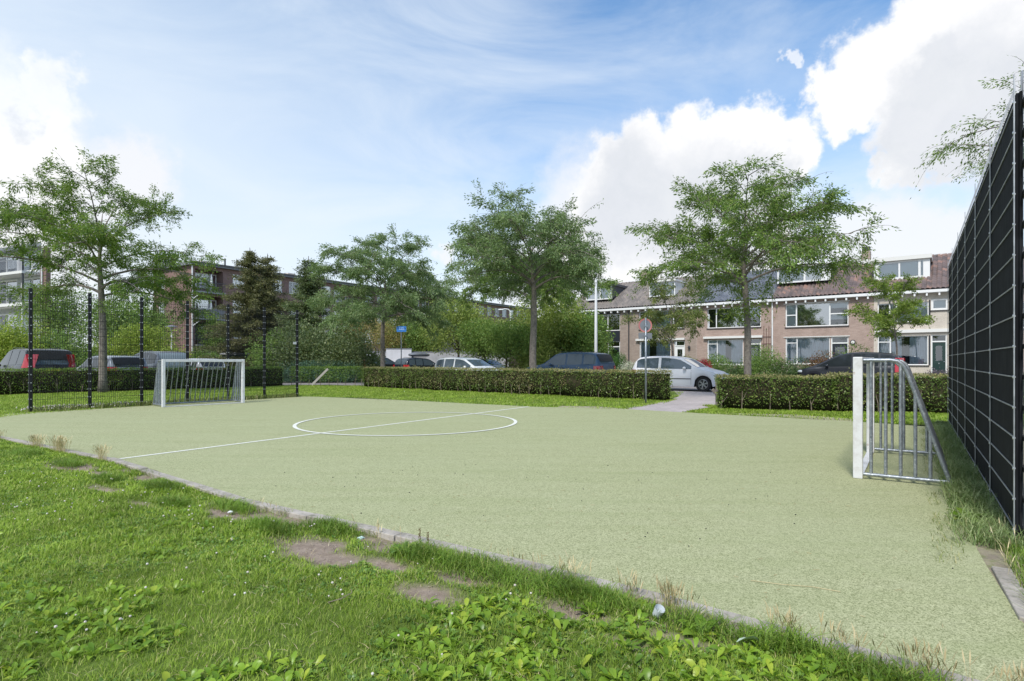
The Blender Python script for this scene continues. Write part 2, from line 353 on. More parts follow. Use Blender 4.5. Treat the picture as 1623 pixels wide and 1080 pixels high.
for px, py, a, b in ((112, 741, .62, .20), (170, 778, .35, .10), (150, 752, .3, .1), (225, 802, .22, .06), (362, 819, .28, .14), (492, 872, .36, .22), (530, 885, .3, .12), (610, 898, .22, .09), (676, 945, .22, .12),
                     (735, 918, .22, .09), (905, 972, .22, .10), (940, 985, .12, .06), (1070, 1020, .18, .045), (1000, 1030, .14, .03), (440, 838, .18, .05)):
    Y = 915*EYE/(py-572); DIRT.append(((px-811.5)/915*Y, Y, a, b))
def dirt(x, y):
    m = np.zeros_like(x)
    for cx, cy, a, b in DIRT:
        dx, dy = x-cx, y-cy; u = (dx*VX+dy*VY)/a; v = (-dx*VY+dy*VX)/b
        m = np.maximum(m, 1.28-np.sqrt(u*u+v*v)-(fbm(x, y, 7, 5)-.5)*1.1)
    dk = kerb_y(x)-y; m = np.maximum(m, (fbm(x, y, 2.3, 83)-.50)*5*np.clip(1-np.abs(dk-.22)/.30, 0, 1)*(y < 7))
    return np.clip(m*1.5, 0, 1)
def lawn_z(x, y):
    w = np.clip((kerb_y(x)-y)/.5, 0, 1)
    return .01+w*(.045*(fbm(x, y, 1.6, 2)-.35)+.03*(fbm(x, y, 6, 8)-.5))-dirt(x, y)*.025
nx, ny = 330, 150
xs = np.linspace(-17.4, 2.6, nx); G = []
for i, x in enumerate(xs):
    yt = kerb_y(x)-.09 if x < 2.05 else 1.9
    G.append(np.stack([np.full(ny, x), np.linspace(-3, yt, ny)], 1))
G = np.array(G).reshape(-1, 2); V = np.column_stack([G, lawn_z(G[:, 0], G[:, 1])])
F = np.array([(i*ny+j, (i+1)*ny+j, (i+1)*ny+j+1, i*ny+j+1) for i in range(nx-1) for j in range(ny-1)])
m_soil = mat('lawn_soil', (.2, .17, .14), .95, spec=.1); t = m_soil.node_tree; p = t.nodes['Principled BSDF']
oc = nd(t, 'ShaderNodeTexCoord').outputs['Object']; da = nd(t, 'ShaderNodeAttribute', attribute_name='worn').outputs['Fac']
soil = mixc(t, ramp(t, noise(t, oc, 14, 7, .65).outputs['Fac'], [(.3, 0), (.7, 1)]), (.20, .155, .12), (.33, .265, .215))
soil = mixc(t, ramp(t, noise(t, oc, 90, 3, .6).outputs['Fac'], [(.58, 0), (.7, .6)]), soil, (.15, .12, .10))
thatch = mixc(t, noise(t, oc, 30, 4, .6).outputs['Fac'], (.07, .12, .02), (.15, .20, .045))
cc = mixc(t, da, thatch, soil); t.links.new(cc, p.inputs['Base Color'])
bn = nd(t, 'ShaderNodeBump', inp={'Strength': .8, 'Distance': .015, 'Height': noise(t, oc, 40, 6, .7).outputs['Fac']}); t.links.new(bn.outputs[0], p.inputs['Normal'])
lo = np_mesh('lawn_soil', V, F, m_soil, smooth=True); lo['kind'] = 'structure'
at_ = lo.data.attributes.new('worn', 'FLOAT', 'POINT'); at_.data.foreach_set('value', dirt(V[:, 0], V[:, 1]).astype(np.float32))
rng = np.random.default_rng(11)
def blade_mesh(name, P, h, w, lean, mt, rng, bend=.6):
    """tapered two-segment grass blades"""
    n = len(P); az = rng.uniform(0, 2*np.pi, n); ln = lean*rng.uniform(.3, 1.3, n)
    d = np.column_stack([np.cos(az), np.sin(az), np.zeros(n)]); s = np.column_stack([-np.sin(az+rng.normal(0, .5, n)), np.cos(az), np.zeros(n)])
    up = np.array([0, 0, 1.]); h = h[:, None]; w = w[:, None]; ln = ln[:, None]
    m1 = P+up*h*.55+d*h*ln*.35; tp = P+up*h*(1-.25*ln*bend)+d*h*ln
    V = np.stack([P-s*w/2, P+s*w/2, m1+s*w*.4, m1-s*w*.4, tp+s*w*.06, tp-s*w*.06], 1).reshape(-1, 3)
    b = np.arange(n)[:, None]*6
    F = np.concatenate([b+np.array([[0, 1, 2, 3]]), b+np.array([[3, 2, 4, 5]])], 1).reshape(-1, 4)
    o = np_mesh(name, V, F, mt); o['kind'] = 'stuff'; return o
m_grass = foliage('grass_blade', (.17, .28, .022), (.34, .48, .055), (.60, .60, .20), .40, clump=1.7)
m_grass2 = foliage('grass_blade_dark', (.10, .19, .02), (.20, .33, .04), (.38, .40, .11), .35, clump=3)
m_dry = foliage('dry_grass', (.42, .34, .17), (.60, .50, .29), (.68, .60, .40), .25)
m_mix = foliage('half_dry_grass', (.12, .18, .04), (.26, .28, .10), (.48, .42, .22), .25)
def scatter(n, x0, x1, y0, y1): return rng.uniform(x0, x1, n), rng.uniform(y0, y1, n)
# near area: uniform in the visible wedge, density falls with distance
x, y = scatter(2000000, -12.5, 2.5, 1.0, 11.6)
dens = np.clip((3.2/np.maximum(y, 1.5))**1.5, .14, 1)
keep = (y < kerb_y(x)-.155) & (np.abs(x) < 1.3*y+.8) & (rng.random(len(x)) < dens*np.where(np.abs(x) < .95*y+.4, 1, .35)) & (rng.random(len(x)) > dirt(x, y)*1.02)
x, y = x[keep], y[keep]; z = lawn_z(x, y)
tuft = fbm(x, y, 2.6, 21); fine_ = fbm(x, y, 9, 31)
h = (.016+.028*tuft+.022*np.clip(fine_-.5, 0, 1)*2)*rng.uniform(.6, 1.35, len(x))
edge = np.clip(1-(kerb_y(x)-y-.13)/.35, 0, 1); h *= 1+.25*edge*(fbm(x, y, 3, 41)-.4)
wd = .0024+.0016*np.clip(y-3, 0, 6)
o = blade_mesh('grass', np.column_stack([x, y, z-.004]), h, wd*rng.uniform(.7, 1.4, len(x)), .9, m_grass, rng)
o['label'] = 'short bright green lawn grass in the foreground'
print('blades', len(x))
# lush dark mounds near the kerb
cl = [(-4.2, 6.0, .16), (-2.9, 4.95, .14), (-1.75, 4.22, .2), (-2.35, 4.9, .2), (-.2, 3.45, .26), (.15, 3.2, .26), (-.55, 3.65, .22), (.42, 2.98, .2), (.9, 2.7, .2), (1.2, 2.5, .15), (-1.35, 4.25, .2), (-3.4, 5.6, .22), (-5.3, 6.9, .2), (1.5, 2.2, .2), (-6.4, 7.6, .25)]
P = []; H = []
for cx, cy, r in cl:
    n = int(4200*r); a = rng.uniform(0, 2*np.pi, n); q = r*np.sqrt(rng.random(n))*rng.uniform(.6, 1.25, n)
    xx = cx+np.cos(a)*q*1.5*VX-np.sin(a)*q*.7*VY; yy = cy+np.cos(a)*q*1.5*VY+np.sin(a)*q*.7*VX
    k = (yy < kerb_y(xx)-.15+.06*(fbm(xx, yy, 2, 71) > .55)); xx, yy = xx[k], yy[k]
    P.append(np.column_stack([xx, yy, lawn_z(xx, yy)+.01])); H.append(.085*(1.15-q[k]/r*.6)*rng.uniform(.6, 1.3, len(xx)))
P = np.concatenate(P); H = np.concatenate(H)
blade_mesh('grass_mounds', P, H, np.full(len(P), .0045), 1.2, m_grass2, rng)['label'] = 'darker taller tussocks along the lawn edge'
# ================================================================ weeds, dry grass, clover
m_weed = foliage('broad_leaf', (.13, .25, .025), (.27, .42, .04), (.46, .52, .06), .4, .35)
m_weed2 = foliage('dark_broad_leaf', (.09, .19, .035), (.19, .32, .06), (.36, .45, .09), .35, .35)
def broad_leaves(P, az, tilt, L, W, rng):
    """pointed, folded, arched leaf blades: 2x4 faces each"""
    n = len(P); ts = np.array([0, .22, .5, .78, 1.]); ws = np.array([.12, .62, 1., .62, .02])
    d = np.column_stack([np.cos(az), np.sin(az), np.zeros(n)]); s = np.column_stack([-np.sin(az), np.cos(az), np.zeros(n)]); roll = rng.normal(0, .35, n)
    up = np.array([0, 0, 1.]); V = []
    for t, w in zip(ts, ws):
        ang = tilt-t*1.0; r = np.cumsum([0])[0]
        c = P+d*(L*t*np.cos(tilt*.8))[:, None]+up*(L*(np.sin(tilt)*t-.42*t*t))[:, None]
        wv = (W*w/2)[:, None]*(s*np.cos(roll)[:, None]+up*np.sin(roll)[:, None]); k = up*(W*w*.18)[:, None]
        V += [c-wv+k, c, c+wv+k]
    V = np.stack(V, 1).reshape(-1, 3); b = np.arange(n)[:, None, None]*15
    q = np.array([(i*3+j, i*3+j+1, i*3+j+4, i*3+j+3) for i in range(4) for j in range(2)])
    return V, (b+q[None]).reshape(-1, 4)
def rosettes(name, centres, mt, size=(.05, .10), nl=(5, 10), tilt=(.35, 1.35), label=None, zf=lawn_z, wr=.33):
    P = []; A = []
    for cx, cy in centres:
        k = rng.integers(*nl); a = rng.uniform(0, 6.3)+np.arange(k)*2.4; P += [(cx+.008*math.cos(q), cy+.008*math.sin(q)) for q in a]; A += list(a)
    P = np.array(P); z = zf(P[:, 0], P[:, 1]); n = len(P); L = rng.uniform(*size, n)
    V, F = broad_leaves(np.column_stack([P, z+.004]), np.array(A), rng.uniform(*tilt, n), L, L*wr*rng.uniform(.8, 1.25, n), rng)
    o = np_mesh(name, V, F, mt, smooth=True); o['kind'] = 'stuff'; o['label'] = label; return o
def spots(n, cond, x0, x1, y0, y1):
    x, y = scatter(n, x0, x1, y0, y1); k = (y < kerb_y(x)-.2) & (np.abs(x) < .93*y+.2) & cond(x, y) & (dirt(x, y) < .2); return list(zip(x[k], y[k]))
c = spots(5200, lambda x, y: (fbm(x, y, 1.9, 77) > .50) & (rng.random(len(x)) < np.clip((3.9-y)/1.7, .05, .75)), -4.5, 2.2, 1.9, 5)
rosettes('broadleaf_ground_cover', c, m_weed, (.035, .085), (4, 10), label='yellow green plantain and dock leaves spread through the lawn')
c = spots(34000, lambda x, y: (fbm(x, y, 1.3, 55) > .40) & (rng.random(len(x)) < np.clip(4.2/y, .2, 1)), -8.5, 2.2, 1.9, 9)
rosettes('small_leaf_ground_cover', c, m_weed2, (.014, .030), (3, 6), label='small dark clover and daisy leaves among the grass', wr=.7)
# clover flower heads
x, y = scatter(4200, -8, 2.2, 1.9, 8.5); k = (y < kerb_y(x)-.3) & (np.abs(x) < .93*y+.2) & (fbm(x, y, .9, 91) > .50) & (rng.random(len(x)) < .36) & (dirt(x, y) < .2) & (x+.35*y < 1.3)
x, y = x[k], y[k]; g = MB(); s_ = MB()
for a, b in zip(x, y):
    z = float(lawn_z(np.array([a]), np.array([b]))[0]); h = random.uniform(.03, .065); r = random.uniform(.004, .008)
    g.sph((a, b, z+h), (r, r, r*.85), 6, 4); s_.tube([(a, b, z), (a+.003, b, z+h)], .0012, 3, cap=False)
m_clover = vary(mat('clover_flower', (.6, .56, .5), .9), (.66, .64, .58), (.50, .42, .36), 60)
o = g.build('clover_flowers', m_clover, kind='stuff', smooth=True); o['label'] = 'small off white clover flower heads dotted over the lawn'
print('clover', len(x))
# dry stalks with seed heads along the kerb
def stalks(name, P, h, mt, label, lean=.5, head=True, w=.0017):
    n = len(P); az = rng.uniform(0, 6.3, n); ln = rng.uniform(.05, lean, n); d = np.column_stack([np.cos(az), np.sin(az), 0*az]); s = np.column_stack([-np.sin(az), np.cos(az), 0*az]); up = np.array([0, 0, 1.])
    h = h[:, None]; ln = ln[:, None]; m1 = P+up*h*.6+d*h*ln*.3; t_ = P+up*h+d*h*ln
    rows = [(P, 1), (m1, .8), (t_, .6)]
    if head: rows += [(t_+up*.012+d*.01, 3.2), (t_+up*.03+d*.03*(.3+ln), 2.6), (t_+up*.045+d*.05*(.3+ln), .3)]
    V = np.stack([q for c_, k in rows for q in (c_-s*w*k/2, c_+s*w*k/2)], 1).reshape(-1, 3); m = len(rows)
    F = (np.arange(n)[:, None, None]*2*m+np.array([(2*i, 2*i+1, 2*i+3, 2*i+2) for i in range(m-1)])[None]).reshape(-1, 4)
    o = np_mesh(name, V, F, mt); o['kind'] = 'stuff'; o['label'] = label; return o
P = []; H = []
for cx, cy, r, n, hh in ((-8.3, 9.35, .35, 160, .12), (-6.9, 8.45, .25, 200, .13), (-6.2, 8.0, .25, 300, .16), (-5.15, 7.2, .14, 130, .15), (-2.0, 4.85, .25, 14, .08), (-1.0, 4.2, .3, 16, .08), (.05, 3.5, .2, 26, .09), (.32, 3.33, .12, 40, .10),
                         (.62, 3.12, .06, 40, .08), (.80, 2.97, .05, 75, .10), (.86, 2.92, .12, 30, .08), (1.22, 2.64, .06, 60, .10), (1.42, 2.48, .10, 45, .09), (1.62, 2.30, .10, 75, .10), (1.85, 2.12, .12, 80, .10)):
    u = rng.normal(0, r*.5, n); v = rng.normal(0, .03, n); xx = cx+u*VX; yy = kerb_y(xx)-.13+v
    P.append(np.column_stack([xx, yy, np.full(n, .005)])); H.append(rng.uniform(.5, 1.15, n)*hh)
P = np.concatenate(P); H = np.concatenate(H)
stalks('dry_stalks', P, H, m_dry, 'straw coloured dry grass with seed heads along the kerb', w=.0019)
n = 2600; xx = rng.uniform(-8.5, 2.05, n); yy = kerb_y(xx)+np.abs(rng.normal(0, .05, n))-.15; k = fbm(xx, yy, 2.2, 61) > .5; xx, yy = xx[k], yy[k]; n = len(xx)
blade_mesh('kerb_tufts', np.column_stack([xx, yy, np.full(n, .0)]), rng.uniform(.02, .075, n), np.full(n, .004), 1.3, m_mix, rng)['label'] = 'half dry tufts growing over the kerb edge'
# loose straw, bark bits on the turf
g = MB(); rr = random.Random(8)
for i in range(190):
    a = rr.uniform(0, 6.3); X, Y = rr.uniform(-2.5, 3.0), rr.uniform(2.4, 6.0)
    if Y < float(np.interp(X, kx, ky))+.08 or X > (Y-2.8)*.68+2.2: continue
    L = rr.uniform(.008, .04); g.beam((X, Y, .006), (X+L*math.cos(a), Y+L*math.sin(a), .008), .0022, .002)
o = g.build('straw_litter', m_dry, kind='stuff'); o['label'] = 'loose straws lying on the artificial turf'
g = MB()
for i in range(75):
    X, Y = rr.uniform(-3.5, 3.2), rr.uniform(2.5, 7.0)
    if Y < float(np.interp(X, kx, ky))+.08 or X > (Y-2.8)*.68+2.2: continue
    g.sph((X, Y, .005), (rr.uniform(.003, .008), .004, .004), 5, 3)
o = g.build('debris_specks', M['dark'], kind='stuff'); o['label'] = 'tiny dark crumbs on the artificial turf'

# grass and weeds between turf and the right fence
FN = Vector((3.377, 3.87, 0)); FD = Vector((.5695, .822, 0)).normalized(); FR = Vector((FD.y, -FD.x, 0))   # fence start, run, outward side
def fence_band(n, t0, t1, w0, w1): 
    t_ = rng.uniform(t0, t1, n); w = rng.uniform(w0, w1, n); return np.column_stack([FN.x+FD.x*t_-FR.x*w, FN.y+FD.y*t_-FR.y*w, np.zeros(n)]), t_, w
g = MB()
q = [Vector((x_, y_, 0)) for x_, y_ in ((5.5, .2), (2.0, 1.5), (2.38, 2.4), (2.66, 2.92), (2.98, 3.52), (3.62, 4.5), (4.43, 5.72), (5.53, 7.36), (7.12, 9.7), (7.93, 11.0), (11, 10.2))]
q = [a+(Vector((-.12, .08, 0)) if 1 <= i_ <= 9 else Vector((0, 0, 0))) for i_, a in enumerate(q)]; g.poly([(a.x, a.y, -.004) for a in q])
m_edge = vary(mat('worn_edge_soil', (.25, .2, .15), .95), (.22, .18, .14), (.30, .27, .17), 9, c=(.14, .17, .05), cs=12, bump=.6)
g.build('edge_soil', m_edge, kind='structure')
P, t_, w = fence_band(26000, -.1, 8.6, -.05, .40); den = np.clip(1.2-np.abs(w)/.29, 0, 1)*(.5+fbm(P[:, 0], P[:, 1], 2, 9)); k = rng.random(len(P)) < den; P = P[k]
blade_mesh('fence_foot_grass', P, rng.uniform(.06, .19, len(P))*(.6+.8*fbm(P[:, 0], P[:, 1], 1.6, 19)), np.full(len(P), .006), 1.1, foliage('long_grass', (.14, .22, .06), (.28, .36, .15), (.50, .50, .28), .3), rng, bend=1.2)['label'] = 'long arching grass along the foot of the black fence'
P, t_, w = fence_band(5200, -2.4, 0, -.7, .08)
blade_mesh('corner_grass', P, rng.uniform(.04, .13, len(P)), np.full(len(P), .004), 1.1, m_grass2, rng)['label'] = 'short grass beside the kerb stones at the fence corner'
P, t_, w = fence_band(1500, -1.0, 9, .28, .46); P = P[fbm(P[:, 0], P[:, 1], 2.5, 44) > .52]
blade_mesh('turf_edge_tufts', P, rng.uniform(.015, .06, len(P)), np.full(len(P), .004), 1.2, m_mix, rng)['label'] = 'sparse half dry tufts creeping onto the turf edge by the black fence'
P, t_, w = fence_band(150, -1.2, .4, -.25, .12); stalks('corner_dry_stalks', P, rng.uniform(.05, .14, len(P)), m_dry, 'dry seed heads beside the fence corner')
P, t_, w = fence_band(260, 0, 8.4, .15, .34); stalks('fence_dry_stalks', P, rng.uniform(.04, .12, len(P)), m_dry, 'dry stalks along the turf edge by the black fence', head=False)
def single_plant(px, py, n, L, mt, label, name='dock_plant', group=None):
    Y = 915*EYE/(py-572); c = at(px, Y); z = .0 if Y > kerb_y(np.array(c.x)) else float(lawn_z(np.array([c.x]), np.array([c.y]))[0])
    a = rng.uniform(0, 6)+np.arange(n)*2.4; P = np.column_stack([.012*np.cos(a), .012*np.sin(a), np.full(n, .004)])
    LL = rng.uniform(.6, 1.1, n)*L; V, F = broad_leaves(P, a, rng.uniform(.2, 1.2, n), LL, LL*.36, rng)
    o = np_mesh(name, V, F, mt, smooth=True); o.location = (c.x, c.y, z); tag(o, label, 'plant', group); return o
single_plant(1533, 828, 22, .17, m_weed, 'bushy dock plant with a bright yellow leaf on the turf edge by the black fence')
single_plant(1518, 800, 14, .09, m_weed2, 'small dark rosette just behind the dock plant at the turf edge')
single_plant(1110, 1010, 15, .12, m_weed, 'leafy weed beside the grey plastic cup at the lawn edge')
single_plant(640, 880, 18, .12, m_weed2, 'dark dock clump on the lawn edge left of the upright seed spikes')
single_plant(940, 975, 16, .11, m_weed, 'light green plantain on the bare soil patch near the kerb')
for px, py, lab in ((665, 868, 'upright brown dock spike on the kerb, left of the taller one'), (678, 875, 'taller upright brown dock spike by the kerb')):
    Y = 915*EYE/(py-572); c = at(px, Y); g = MB(); g.tube([(0, 0, 0), (.004, 0, .07), (0, .004, .13)], [.003, .003, .0015], 5)
    for i in range(40): z_ = rr.uniform(.05, .13); a = rr.uniform(0, 6.3); g.sph((.006*math.cos(a), .006*math.sin(a), z_), .0032, 5, 3)
    o = g.build('dock_spike', mat('dock_brown', (.16, .12, .05), .8)); o.location = (c.x, c.y, 0); tag(o, lab, 'plant', 'dock spikes by the kerb')
# litter
def ground_at(px, py, z=0): Y = 915*(EYE-z)/(py-572); return at(px, Y)+Vector((0, 0, z))
def crumple(name, px, py, s, mt, label, cat='litter', flat=.45, z=.02):
    r2 = random.Random(int(px)); g = MB(); g.sph((0, 0, 0), (s, s*.7, s*flat), 7, 5); g.v = [tuple(Vector(v)*r2.uniform(.65, 1.2)) for v in g.v]
    o = g.build(name, mt); o.location = ground_at(px, py, z); o.rotation_euler = (0, 0, r2.uniform(0, 3)); tag(o, label, cat); return o
m_paper = mat('litter_paper', (.75, .76, .78), .6)
crumple('paper_scrap', 1508, 776, .035, m_paper, 'white crumpled scrap at the foot of the right goal frame', z=.012)
crumple('paper_scrap', 365, 812, .026, m_paper, 'white scrap on the bare soil left of the kerb tussock')
crumple('plastic_wrapper', 572, 853, .028, mat('mint_wrapper', (.5, .66, .62), .35), 'pale mint plastic wrapper lying in grass beside the kerb')
crumple('paper_scrap', 641, 621, .05, m_paper, 'tiny white scrap on the grass in front of the long hedge', z=.0)
crumple('bark_chip', 766, 939, .03, mat('orange_chip', (.55, .33, .17), .7), 'orange brown chip half buried in the dark soil patch', 'chip', .3, .0)
g = MB(); g.tube([(0, 0, 0), (0, 0, .05)], [.019, .025], 14, cap=False); g.tube([(0, 0, 0.001), (0, 0, .003)], [.019, .019], 14)
o = g.build('plastic_cup', mat('cup_plastic', (.62, .66, .70), .3), smooth=True); o.location = ground_at(1040, 975, .03); o.rotation_euler = (.5, .3, 0); tag(o, 'small pale plastic cup stuck in the weeds at the kerb', 'cup')
V_, F_ = broad_leaves(np.array([[0, 0, 0.]]), np.array([.4]), np.array([.25]), np.array([.13]), np.array([.06]), rng)
o = np_mesh('fallen_leaf', V_, F_, mat('silver_leaf', (.50, .60, .46), .5), smooth=True); o.location = ground_at(1168, 1018, .05); tag(o, 'large pale silvery leaf lying on weeds near the kerb', 'leaf')
g = MB(); g.tube([(0, 0, 0), (.06, .02, .01), (.10, .07, .02), (.09, .09, .03)], .0025, 5)
o = g.build('dry_twig', M['stem']); o.location = ground_at(520, 955, .05); tag(o, 'thin pale hooked twig lying on the lawn', 'twig')
g = MB(); g.tube([(0, 0, .006), (.15, -.07, .01), (.3, -.09, .006), (.42, -.16, .006)], .002, 4)
o = g.build('long_straw', m_dry); o.location = ground_at(1190, 922); tag(o, 'long curved straw lying on the turf', 'straw')

# ================================================================ far grass strips
def poly_mask(x, y, P):
    ins = np.zeros(len(x), bool); j = len(P)-1
    for i in range(len(P)):
        xi, yi = P[i][:2]; xj, yj = P[j][:2]
        c_ = ((yi > y) != (yj > y)) & (x < (xj-xi)*(y-yi)/(yj-yi+1e-12)+xi); ins ^= c_; j = i
    return ins
pt = [at(px, 1152.9/(py-572)) for px, py in ((-60, 663), (0, 662), (49, 656), (240, 643), (471, 629), (560, 630), (840, 644.5), (985, 650), (1030, 642), (1056, 636.5), (1050, 640), (1046, 632), (940, 629), (700, 617), (565, 612), (470, 609), (330, 614), (200, 618), (0, 629), (-80, 633))]
FARL = [(v.x, v.y) for v in pt]
FARL[11:19] = [(5.4, 18.9), (2.0, 21.4), (-2.4, 25.2), (-6.9, 28.9), (-7.6, 29.0), (-11.2, 29.9), (-18.9, 22.6), (-22, 20.2)]
pt = [at(px, 1152.9/(py-572)) for px, py in ((1080, 653.5), (1140, 657), (1250, 662), (1350, 668), (1420, 668), (1470, 675), (1560, 690), (1560, 655), (1500, 650), (1300, 647), (1150, 644), (1128, 646), (1100, 650))]
FARR = [(v.x, v.y) for v in pt]; FARR[4:7] = [(8.2, 11.4), (9.0, 12.2), (13.5, 9.5)]; FARR[7] = (15.5, 13.6); FARR[8:11] = [(14.6, 14.1), (8.2, 15.7), (5.35, 16.4)]
m_fargrass = vary(mat('verge_soil', (.08, .13, .03), .95), (.055, .10, .022), (.11, .16, .04), 3, c=(.22, .20, .10), cs=5, bump=.5)
for nm, PG in (('verge', FARL), ('verge', FARR)):
    g = MB(); g.poly([(x, y, -.016) for x, y in PG]); g.build(nm, m_fargrass, kind='structure')
tri = [at(1048, 18.4), at(1056, 18.6), at(1076, 20.6), at(1084, 23.5), at(1000, 25.5), at(900, 28), at(850, 28), at(900, 23.5)]
g = MB(); g.poly([(q.x, q.y, -.020) for q in tri]).build('verge', m_fargrass, kind='structure')
wear = [at(px, 1152.9/(py-572)) for px, py in ((880, 646), (985, 651), (1002, 649), (950, 644.2), (890, 643.2))]
m_wear = vary(mat('worn_sandy_soil', (.4, .34, .26), .95), (.34, .30, .22), (.27, .26, .15), 5, bump=.4)
g = MB(); g.poly([(q.x, q.y, -.008) for q in wear]); 
w2 = [at(px, 1152.9/(py-572)) for px, py in ((1110, 654), (1250, 661.5), (1350, 668), (1350, 663.5), (1260, 657), (1160, 654.5))]
g.poly([(q.x, q.y, -.008) for q in w2]); g.build('worn_soil', m_wear, kind='structure')
def far_grass(PG, n, nm, lab, hs=(.03, .075), mt=m_grass, drop=None):
    a = np.array(PG); x, y = scatter(n, a[:, 0].min(), a[:, 0].max(), a[:, 1].min(), a[:, 1].max()); k = poly_mask(x, y, PG) & (np.abs(x) < .95*y+1)
    if drop is not None: k &= ~(poly_mask(x, y, drop) & (rng.random(len(x)) < .8))
    x, y = x[k], y[k]; blade_mesh(nm, np.column_stack([x, y, np.full(len(x), -.02)]), rng.uniform(*hs, len(x))*(.5+fbm(x, y, 1.5, 3)), rng.uniform(.010, .018, len(x)), 1.1, mt, rng)['label'] = lab
far_grass(FARL, 330000, 'far_grass', 'grass strip between the pitch and the clipped hedges', drop=[(q.x, q.y) for q in wear])
far_grass(FARR, 120000, 'far_grass', 'grass strip in front of the right hedge', drop=[(q.x, q.y) for q in w2])
far_grass([(q.x, q.y) for q in tri], 16000, 'far_grass', 'small grass corner between the hedge end and the path', (.03, .06))
# little daisies at the foot of the left fence
g = MB()
for i in range(240):
    a = rr.random(); X, Y = -11.75+4.2*a*.35+rr.gauss(0, .15)-.15, 14.09+6.0*a*.35+rr.gauss(0, .12)+.1
    g.sph((X, Y, rr.uniform(.05, .13)), .016, 6, 3)
o = g.build('daisies', m_clover, kind='stuff'); o['label'] = 'white daisies at the foot of the leftmost fence post'
# dead leaves and weeds along left fence foot
P = np.column_stack([-11.75+4.25*(q := rng.random(2600))+rng.normal(0, .07, 2600), 14.09+6.06*q+rng.normal(0, .07, 2600), np.zeros(2600)])
blade_mesh('fence_weeds', P, rng.uniform(.06, .2, 2600), np.full(2600, .012), .8, m_mix, rng)['label'] = 'half dry grass along the foot of the left wire fence'

# ================================================================ goals
def goal(x, y, rz, label, Wd=2.13, H=1.30, name='football_goal'):
    """local x along the mouth, +y backwards"""
    r = empty(name, (x, y, 0), rz, label, 'football goal', 'football goals')
    pw = .075
    MB().bb(-pw/2, pw/2, -.04, .05, 0, H).build('post', M['white_worn'], r, bevel=.008)
    MB().bb(Wd-pw/2, Wd+pw/2, -.04, .05, 0, H).build('post', M['white_worn'], r, bevel=.008)
    MB().bb(pw/2+.001, Wd-pw/2-.001, -.038, .048, H-pw, H-.002).build('crossbar', M['white_worn'], r, bevel=.008)
    MB().bb(pw/2+.001, Wd-pw/2-.001, -.03, .045, .004, .022).build('ground_bar', M['white_worn'], r)
    tz, tb, bb = H-.035, .34, .80
    def rear(s, x):   # rear side profile, s 0..1 from the top bend to the ground
        return Vector((x, tb+(bb-tb)*s, 0))
    def curve(x):
        pts = [(x, .055, tz), (x, tb-.04, tz), (x, tb+.02, tz-.012), (x, tb+.065, tz-.05), (x, tb+.10, tz-.12)]
        n = 8; p0 = Vector(pts[-1]); p1 = Vector((x, bb, .03))
        return pts+[tuple(p0.lerp(p1, i/n)) for i in range(1, n+1)]
    def zat(yy):
        if yy < tb: return tz
        p0 = (tb+.10, tz-.12); p1 = (bb, .03)
        return tz-.03 if yy < p0[0] else p0[1]+(p1[1]-p0[1])*(yy-p0[0])/(p1[0]-p0[0])
    for xx in (0, Wd):
        MB().tube(curve(xx), .021, 12).build('side_frame', M['galv'], r, smooth=True)
        MB().tube([(xx, .055, .05), (xx, bb-.01, .05)], .019, 12).build('bottom_tube', M['galv'], r, smooth=True)
        for yy in (.125, .255, .385, .51, .635):
            MB().tube([(xx, yy, .055), (xx, yy, zat(yy)-.01)], .0165, 10).build('side_bar', M['galv'], r, smooth=True)
    MB().tube([(0, bb, .045), (Wd, bb, .045)], .019, 12).build('rear_ground_tube', M['galv'], r, smooth=True)
    MB().tube([(0, tb-.02, tz), (Wd, tb-.02, tz)], .019, 12).build('rear_top_tube', M['galv'], r, smooth=True)
    n = 16
    for i in range(1, n):
        xx = Wd*i/n; MB().tube([(xx, tb-.02, tz-.01), (xx, tb+.10, tz-.13), (xx, bb, .05)], .0125, 8).build('back_bar', M['galv'], r, smooth=True)
    return r
goal(3.71, 6.20, math.atan2(.82, .572), 'near right goal seen side on, white post and grey bars beside the black fence')
gl = goal(-9.43, 15.62, math.atan2(.75, .66), 'far left goal seen from the front with white frame and slanting grey back bars')
# the goals open toward each other: mirror the depth of the right one
for o in bpy.data.objects:
    if o.name.startswith('football_goal') and o.location.x > 0: o.scale = (1, -1, 1)

# ================================================================ wire fence on the left
FA, FB = Vector((-11.75, 14.09, 0)), Vector((-7.50, 20.15, 0)); fd = (FB-FA).normalized(); fl = (FB-FA).length; fz = math.atan2(fd.y, fd.x)
def fence_post(parent, x, H=3.03, y=0):
    p_ = MB().bb(x-.035, x+.035, y-.03, y+.03, 0, H).build('fence_post', M['black'], parent, bevel=.004)
    b = MB()
    for k in range(15): b.cyl((x-.002, y-.036, .12+k*.2), .013, .014, 'Y', 8)
    for k in range(15): b.cyl((x-.041, y, .12+k*.2), .013, .014, 'X', 8)
    b.build('bolt', M['bolt'], p_, kind='stuff'); return p_
r = empty('wire_mesh_fence', FA, fz, 'open black wire mesh fence with seven posts standing behind the left goal', 'fence')
np_ = 6; sp = fl/np_
for i in range(np_+1): fence_post(r, i*sp)
for i in range(np_):
    x0, x1 = i*sp+.04, (i+1)*sp-.04; b = MB(); n = int((x1-x0)/.05)
    for k in range(n+1): x = x0+(x1-x0)*k/n; b.bb(x-.0026, x+.0026, -.006, 0, .04, 2.98)
    for k in range(15): z = .10+k*.2; b.bb(x0, x1, .0005, .0085, z-.004, z+.004); b.bb(x0, x1, -.014, -.0065, z-.004, z+.004)
    b.build('mesh_panel', M['black'], r)
b = MB().bb(np_*sp-.165, np_*sp-.045, -.03, -.017, 1.83, 1.91).build('fence_plate', mat('plate_white', (.6, .6, .62), .5), r)

